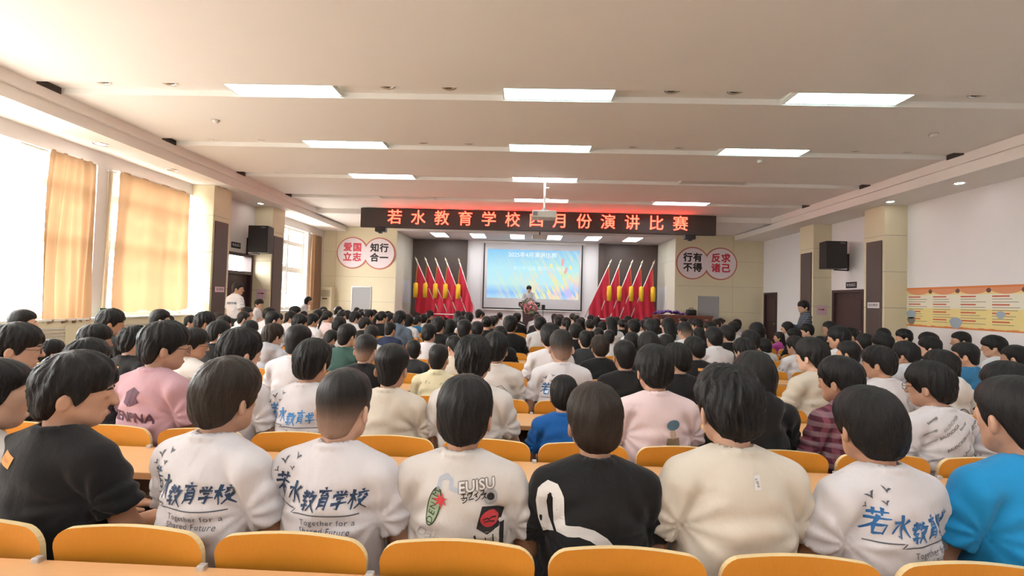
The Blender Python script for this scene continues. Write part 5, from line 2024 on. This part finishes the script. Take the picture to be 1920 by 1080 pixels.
# ---- third row
sit(94, 645, 2, 'mop', 'tee', 'black')
sit(178, 606, 2, 'mop', 'tee', 'black', 30)
o, sh, P = sit(252, 610, 2, 'messy', 'tee', 'black', 15, rz=-12, label='student in black T-shirt with orange patch and pink bars, third row')
lay(Art().poly([(-.03, .925), (.03, .925), (.03, .945), (-.03, .945)]), sh, MATS['patch_orange'], name='patch')
lay(Art().poly([(-.10, .70), (-.05, .72), (-.05, .86), (-.10, .86)]).ribbon([(.0, .72), (.0, .86)], .03).ribbon([(.06, .80), (.09, .85), (.12, .80), (.09, .74)], .025), sh, ink('print_pink', (.58, .25, .50)))
sit(362, 614, 2, 'mop', 'tee', 'offwhite', 45, rz=-15, specs=True, face=True, label='student in glasses and off-white T-shirt turned right, third row')
sit(560, 606, 2, 'crop', 'tee', 'white', 15, label='student with round cropped head in plain white T-shirt, third row')
sit(687, 624, 2, 'fade', 'tee', 'black', 0, label='student with shaved nape in black T-shirt, third row')
o, sh, P = sit(823, 643, 2, 'crop', 'collar', 'yellow', 0, label='student in pale yellow mottled shirt with collar, third row')
rgp = random.Random(8)
a = Art()
for k in range(26):
    a.ellipse(rgp.uniform(-.14, .14), rgp.uniform(.6, .95), rgp.uniform(.005, .016), rgp.uniform(.004, .010), rgp.random() * 3, 9)
lay(a, sh, ink('print_mottle', (.42, .42, .30)))
o, sh, P = sit(930, 621, 2, 'mop', 'tee', 'offwhite', 0, label='student in off-white T-shirt with a thin black line drawing, third row')
lay(Art().ribbon([(.0, .86), (.06, .88), (.10, .84), (.12, .78)], .003).text('Kg', .05, .08, .80, shear=.4).ribbon([(-.05, .78), (.0, .74), (.08, .73), (.12, .70)], .006), sh, INK_BLACK)
o, sh, P = sit(1053, 615, 2, 'fade', 'tee', 'white', 0, rz=4, label='student with faded crop in school-print white T-shirt, third row')
school_print(sh, .02, .80, INK_BLUE, INK_GREY, 1.05)
sit(1172, 635, 2, 'crop', 'tee', 'black', 0, label='student with round cropped head in black T-shirt, third row')
sit(1272, 642, 2, 'mop', 'tee', 'black', -30)
o, sh, P = sit(1524, 632, 2, 'mop', 'tee', 'beige', -15, rz=12, face=True, label='student in beige T-shirt with small black lettering, third row')
lay(Art().text('Juil', .05, .06, .90, spacing=1.2).ribbon([(-.02, .80), (.13, .79)], .004).ribbon([(-.02, .775), (.13, .765)], .004).text('tale', .03, .05, .74), sh, INK_BLACK)
sit(1650, 647, 2, 'mop', 'tee', 'white', -30, face=True, label='student in plain white T-shirt facing left, third row')
o, sh, P = sit(1766, 655, 2, 'mop', 'hood', 'offwhite', -15, rz=10, label='student in off-white hoodie with round black print, third row')
lay(Art().ribbon([(-.08 + .16 * k / 12, .78 + .06 * math.sin(math.pi * k / 12)) for k in range(13)], .008).ribbon([(-.06 + .14 * k / 12, .765 + .04 * math.sin(math.pi * k / 12)) for k in range(13)], .008), sh, INK_GREY)

# ---- fourth row
sit(42, 578, 3, 'crop', 'tee', 'black', 30, face=True, label='student with cropped hair by the window radiator, fourth row')
sit(207, 578, 3, 'mop', 'tee', 'black', 30, face=True, label='tall student in black T-shirt before the exit sign, fourth row')
sit(410, 600, 3, 'mop', 'tee', 'black', 30)
sit(512, 605, 3, 'mop', 'hood', 'grey', 15, hm='hair_brown', label='student with brown hair in pale grey hoodie, fourth row')
sit(468, 600, 4, 'mop', 'tee', 'black', 15)
sit(618, 622, 4, 'bowl', 'hood', 'darkgrey', 15, pitch=30, label='student bowed forward in dark grey hoodie, fifth row')
sit(651, 605, 3, 'crop', 'tee', 'green', 15, label='student in dark green T-shirt, fourth row')
sit(697, 609, 4, 'bowl', 'tee', 'white', 0)
sit(776, 637, 3, 'crop', 'tee', 'charcoal', -30, label='student with head tilted left in charcoal T-shirt, fourth row')
sit(854, 627, 3, 'crop', 'tee', 'cream', -45, pitch=20, label='student in cream T-shirt with head bowed to the left, fourth row')
sit(1033, 605, 3, 'mop', 'tee', 'white', 0, label='student in plain white T-shirt left of the faded crop, fourth row')
sit(1126, 627, 3, 'bowl', 'tee', 'black', 0, hm='hair_brown', label='student with brown bowl cut in black T-shirt, fourth row')
sit(1098, 618, 4, 'crop', 'tee', 'charcoal', 0)
sit(1216, 619, 3, 'bob', 'tee', 'charcoal', 0)
o, sh, P = sit(1303, 630, 3, 'mop', 'tee', 'black', -30, label='student in black T-shirt with a tan patch, fourth row')
lay(Art().poly([(-.02, .925), (.06, .925), (.06, .95), (-.02, .95)]), sh, MATS['patch_orange'], name='patch')
sit(1396, 633, 3, 'messy', 'tee', 'charcoal', -15)
sit(1592, 637, 3, 'crop', 'tee', 'white', -30)
sit(1700, 639, 3, 'mop', 'hood', 'grey', -15)
sit(1745, 630, 4, 'mop', 'tee', 'white', -30)
sit(1811, 640, 3, 'crop', 'tee', 'teal', -30, specs=True, label='student in glasses and teal blue T-shirt, fourth row')
sit(1905, 645, 3, 'crop', 'tee', 'white', -15)
# ---- fifth row
for a in ((300, 578, 'crop', 'black'), (312, 590, 'mop', 'charcoal'), (357, 591, 'mop', 'black'), (420, 591, 'mop', 'black'), (562, 588, 'mop', 'charcoal'), (732, 602, 'crop', 'navy'), (805, 606, 'mop', 'white'),
          (871, 597, 'crop', 'black'), (938, 611, 'mop', 'black'), (1080, 605, 'bowl', 'black'), (1185, 622, 'bowl', 'charcoal'), (1250, 626, 'bowl', 'black'), (1408, 618, 'mop', 'black'), (1432, 633, 'bob', 'white'),
          (1492, 629, 'mop', 'white'), (1540, 630, 'mop', 'black'), (1574, 610, 'mop', 'white'), (1656, 624, 'mop', 'black'), (1742, 622, 'mop', 'black'), (1803, 620, 'crop', 'white'), (1865, 628, 'mop', 'white')):
    sit(a[0], a[1], 4, a[2], 'tee', a[3])
sit(1339, 612, 4, 'mop', 'collar', 'white', 0, label='student in white shirt with a blue collar, fifth row')
# ---- sixth row
for a in ((384, 583, 'messy', 'black'), (457, 583, 'crop', 'white'), (512, 582, 'crop', 'white'), (586, 587, 'mop', 'white'), (636, 593, 'bowl', 'white'), (684, 594, 'mop', 'black'), (823, 594, 'mop', 'black'), (845, 597, 'bob', 'black'),
          (895, 602, 'mop', 'grey'), (957, 591, 'mop', 'black'), (1123, 614, 'mop', 'black'), (1143, 617, 'crop', 'white'), (1188, 598, 'mop', 'white'), (1222, 597, 'mop', 'black'), (1284, 602, 'fade', 'white'), (1310, 612, 'long', 'charcoal'),
          (1364, 609, 'mop', 'black'), (1418, 603, 'bob', 'black'), (1461, 624, 'long', 'magenta'), (1490, 615, 'mop', 'black'), (1621, 624, 'bob', 'black'), (1696, 616, 'mop', 'white')):
    sit(a[0], a[1], 5, a[2], 'tee', a[3])
sit(750, 582, 5, 'mop', 'hood', 'slate', 15, label='student in slate blue hoodie before the left flags, sixth row')
# ---- seventh row
for a in ((463, 574, 'crop', 'white'), (545, 583, 'mop', 'white'), (615, 581, 'lowpony', 'palepink'), (666, 583, 'mop', 'white'), (766, 588, 'bob', 'white'), (913, 591, 'bun', 'black'), (1013, 593, 'mop', 'white'), (1106, 597, 'bun', 'black'),
          (1146, 592, 'long', 'white'), (1166, 597, 'pony', 'black'), (1252, 593, 'long', 'grey'), (1270, 604, 'bob', 'white'), (1332, 602, 'mop', 'black'), (1374, 603, 'bun', 'white'), (1476, 602, 'bob', 'white'), (1514, 606, 'mop', 'black'), (1655, 614, 'bob', 'white')):
    sit(a[0], a[1], 6, a[2], 'tee', a[3])
# ---- eighth to tenth rows
for a in ((505, 576, 7, 'mop', 'white'), (553, 573, 7, 'mop', 'charcoal'), (569, 583, 7, 'mop', 'black'), (640, 583, 7, 'crop', 'white'), (652, 581, 7, 'bob', 'white'), (692, 580, 7, 'mop', 'black'), (717, 582, 7, 'pony', 'black'), (783, 592, 7, 'mop', 'teal'),
          (922, 593, 7, 'bun', 'black'), (1062, 593, 7, 'pony', 'white'), (1130, 601, 7, 'bob', 'black'), (1308, 597, 7, 'mop', 'black'), (1556, 601, 7, 'crop', 'charcoal'), (598, 579, 8, 'bob', 'white'), (732, 586, 8, 'mop', 'black'),
          (795, 588, 8, 'bob', 'white'), (820, 592, 8, 'mop', 'black'), (862, 592, 8, 'bob', 'black'), (880, 584, 8, 'bob', 'white'), (1048, 592, 8, 'mop', 'white'), (1088, 597, 8, 'mop', 'black'), (1206, 600, 8, 'mop', 'white'),
          (806, 582, 9, 'mop', 'black'), (898, 579, 9, 'crop', 'palepink')):
    sit(a[0], a[1], a[2], a[3], 'tee', a[4])
# ---- the seats in between and the front rows, filled as densely as the hall looks
rgf = random.Random(21)
for r in range(4, NROW):
    for x in SEATS[r]:
        if any(abs(x - q) < .43 for q, _ in BYROW.get(r, [])):
            continue
        if rgf.random() > (.45 if r < 6 else .72):
            continue
        px, py, _ = px_of((x, row_y(r) + .225, 1.25 + rgf.uniform(-.05, .025)))
        if px < 330 or px > 1700 or (r < 6 and px < 420):
            continue
        hs = rgf.choice(['mop', 'mop', 'crop', 'bowl', 'bob', 'messy'] if r < 7 else ['mop', 'mop', 'crop', 'bob', 'pony', 'bun', 'long'])
        sit(px, py, r, hs, 'tee', rgf.choice(['white', 'white', 'black', 'black', 'charcoal', 'offwhite', 'grey']), hm=rgf.choice(['hair_black', 'hair_black', 'hair_brown']))
for r, lst in BYROW.items():
    for n, (x, i) in enumerate(sorted(lst)):
        d = PEOPLE[i]
        lab = d['label'] or 'student in %s, %s from left in %s' % (d['words'], ordinal[n], row_say[r].replace('from the camera', 'from camera'))
        tag(d['o'], lab, 'person', 'seated students')
        for m_, (x2, j) in enumerate(sorted(lst)):
            if j > i and abs(x2 - x) < .3:
                print('CLOSE', r, round(x, 2), round(x2, 2))

# ------------------------------------------------------------------ people on their feet
def stand(px, py, y, height_fix=None, **kw):
    p = on_y(px, py, y)
    z0 = kw.pop('z0', 0)
    top = 1.261 + .38
    s = (p.z - z0) / top
    label = kw.pop('label')
    col = kw.pop('col')
    o, sh, P = person((p.x, y, z0), s, kw.pop('rz', 0), stand=True, top_mat=CLOTH[col], seed=len(PEOPLE) + 3, res=1.3, **kw)
    tag(o, label, 'person', 'people standing')
    print('STAND', label, round(p.x, 2), y, round(s, 3))
    return o, sh, P


o, sh, P = stand(446, 528, 9.4, arms='side', hair='crop', col='white', top='tee', yaw=45, rz=math.radians(-25), label='man in white T-shirt standing by the window-side door', skin_i=0, bulk=1.08)
lay(Art().text('若水教育学校', .05, 0, 1.22, bold=.001), sh, INK_NAVY)
stand(486, 560, 10.2, arms='front', hair='mop', col='white', top='tee', yaw=45, rz=math.radians(-60), label='girl in white T-shirt with hands together by the window-side pilaster', skin_i=1, face=True)
stand(566, 552, 12.6, arms='side', hair='bob', col='white', top='tee', yaw=15, lean=.35, rz=math.radians(-80), label='person in white T-shirt leaning forward beside the far window', skin_i=1)
stand(1507, 563, 10.0, arms='front', hair='mop', col='plaid', top='collar', yaw=-15, rz=math.radians(75), label='man in dark plaid shirt standing before the right-hand pilaster', skin_i=0, face=True)
stand(992, 535, 17.45, z0=.48, arms='front', hair='mop', col='grey', top='collar', yaw=0, pitch=14, rz=math.pi, label='speaker in pale jacket behind the lectern on stage', skin_i=1, face=True)
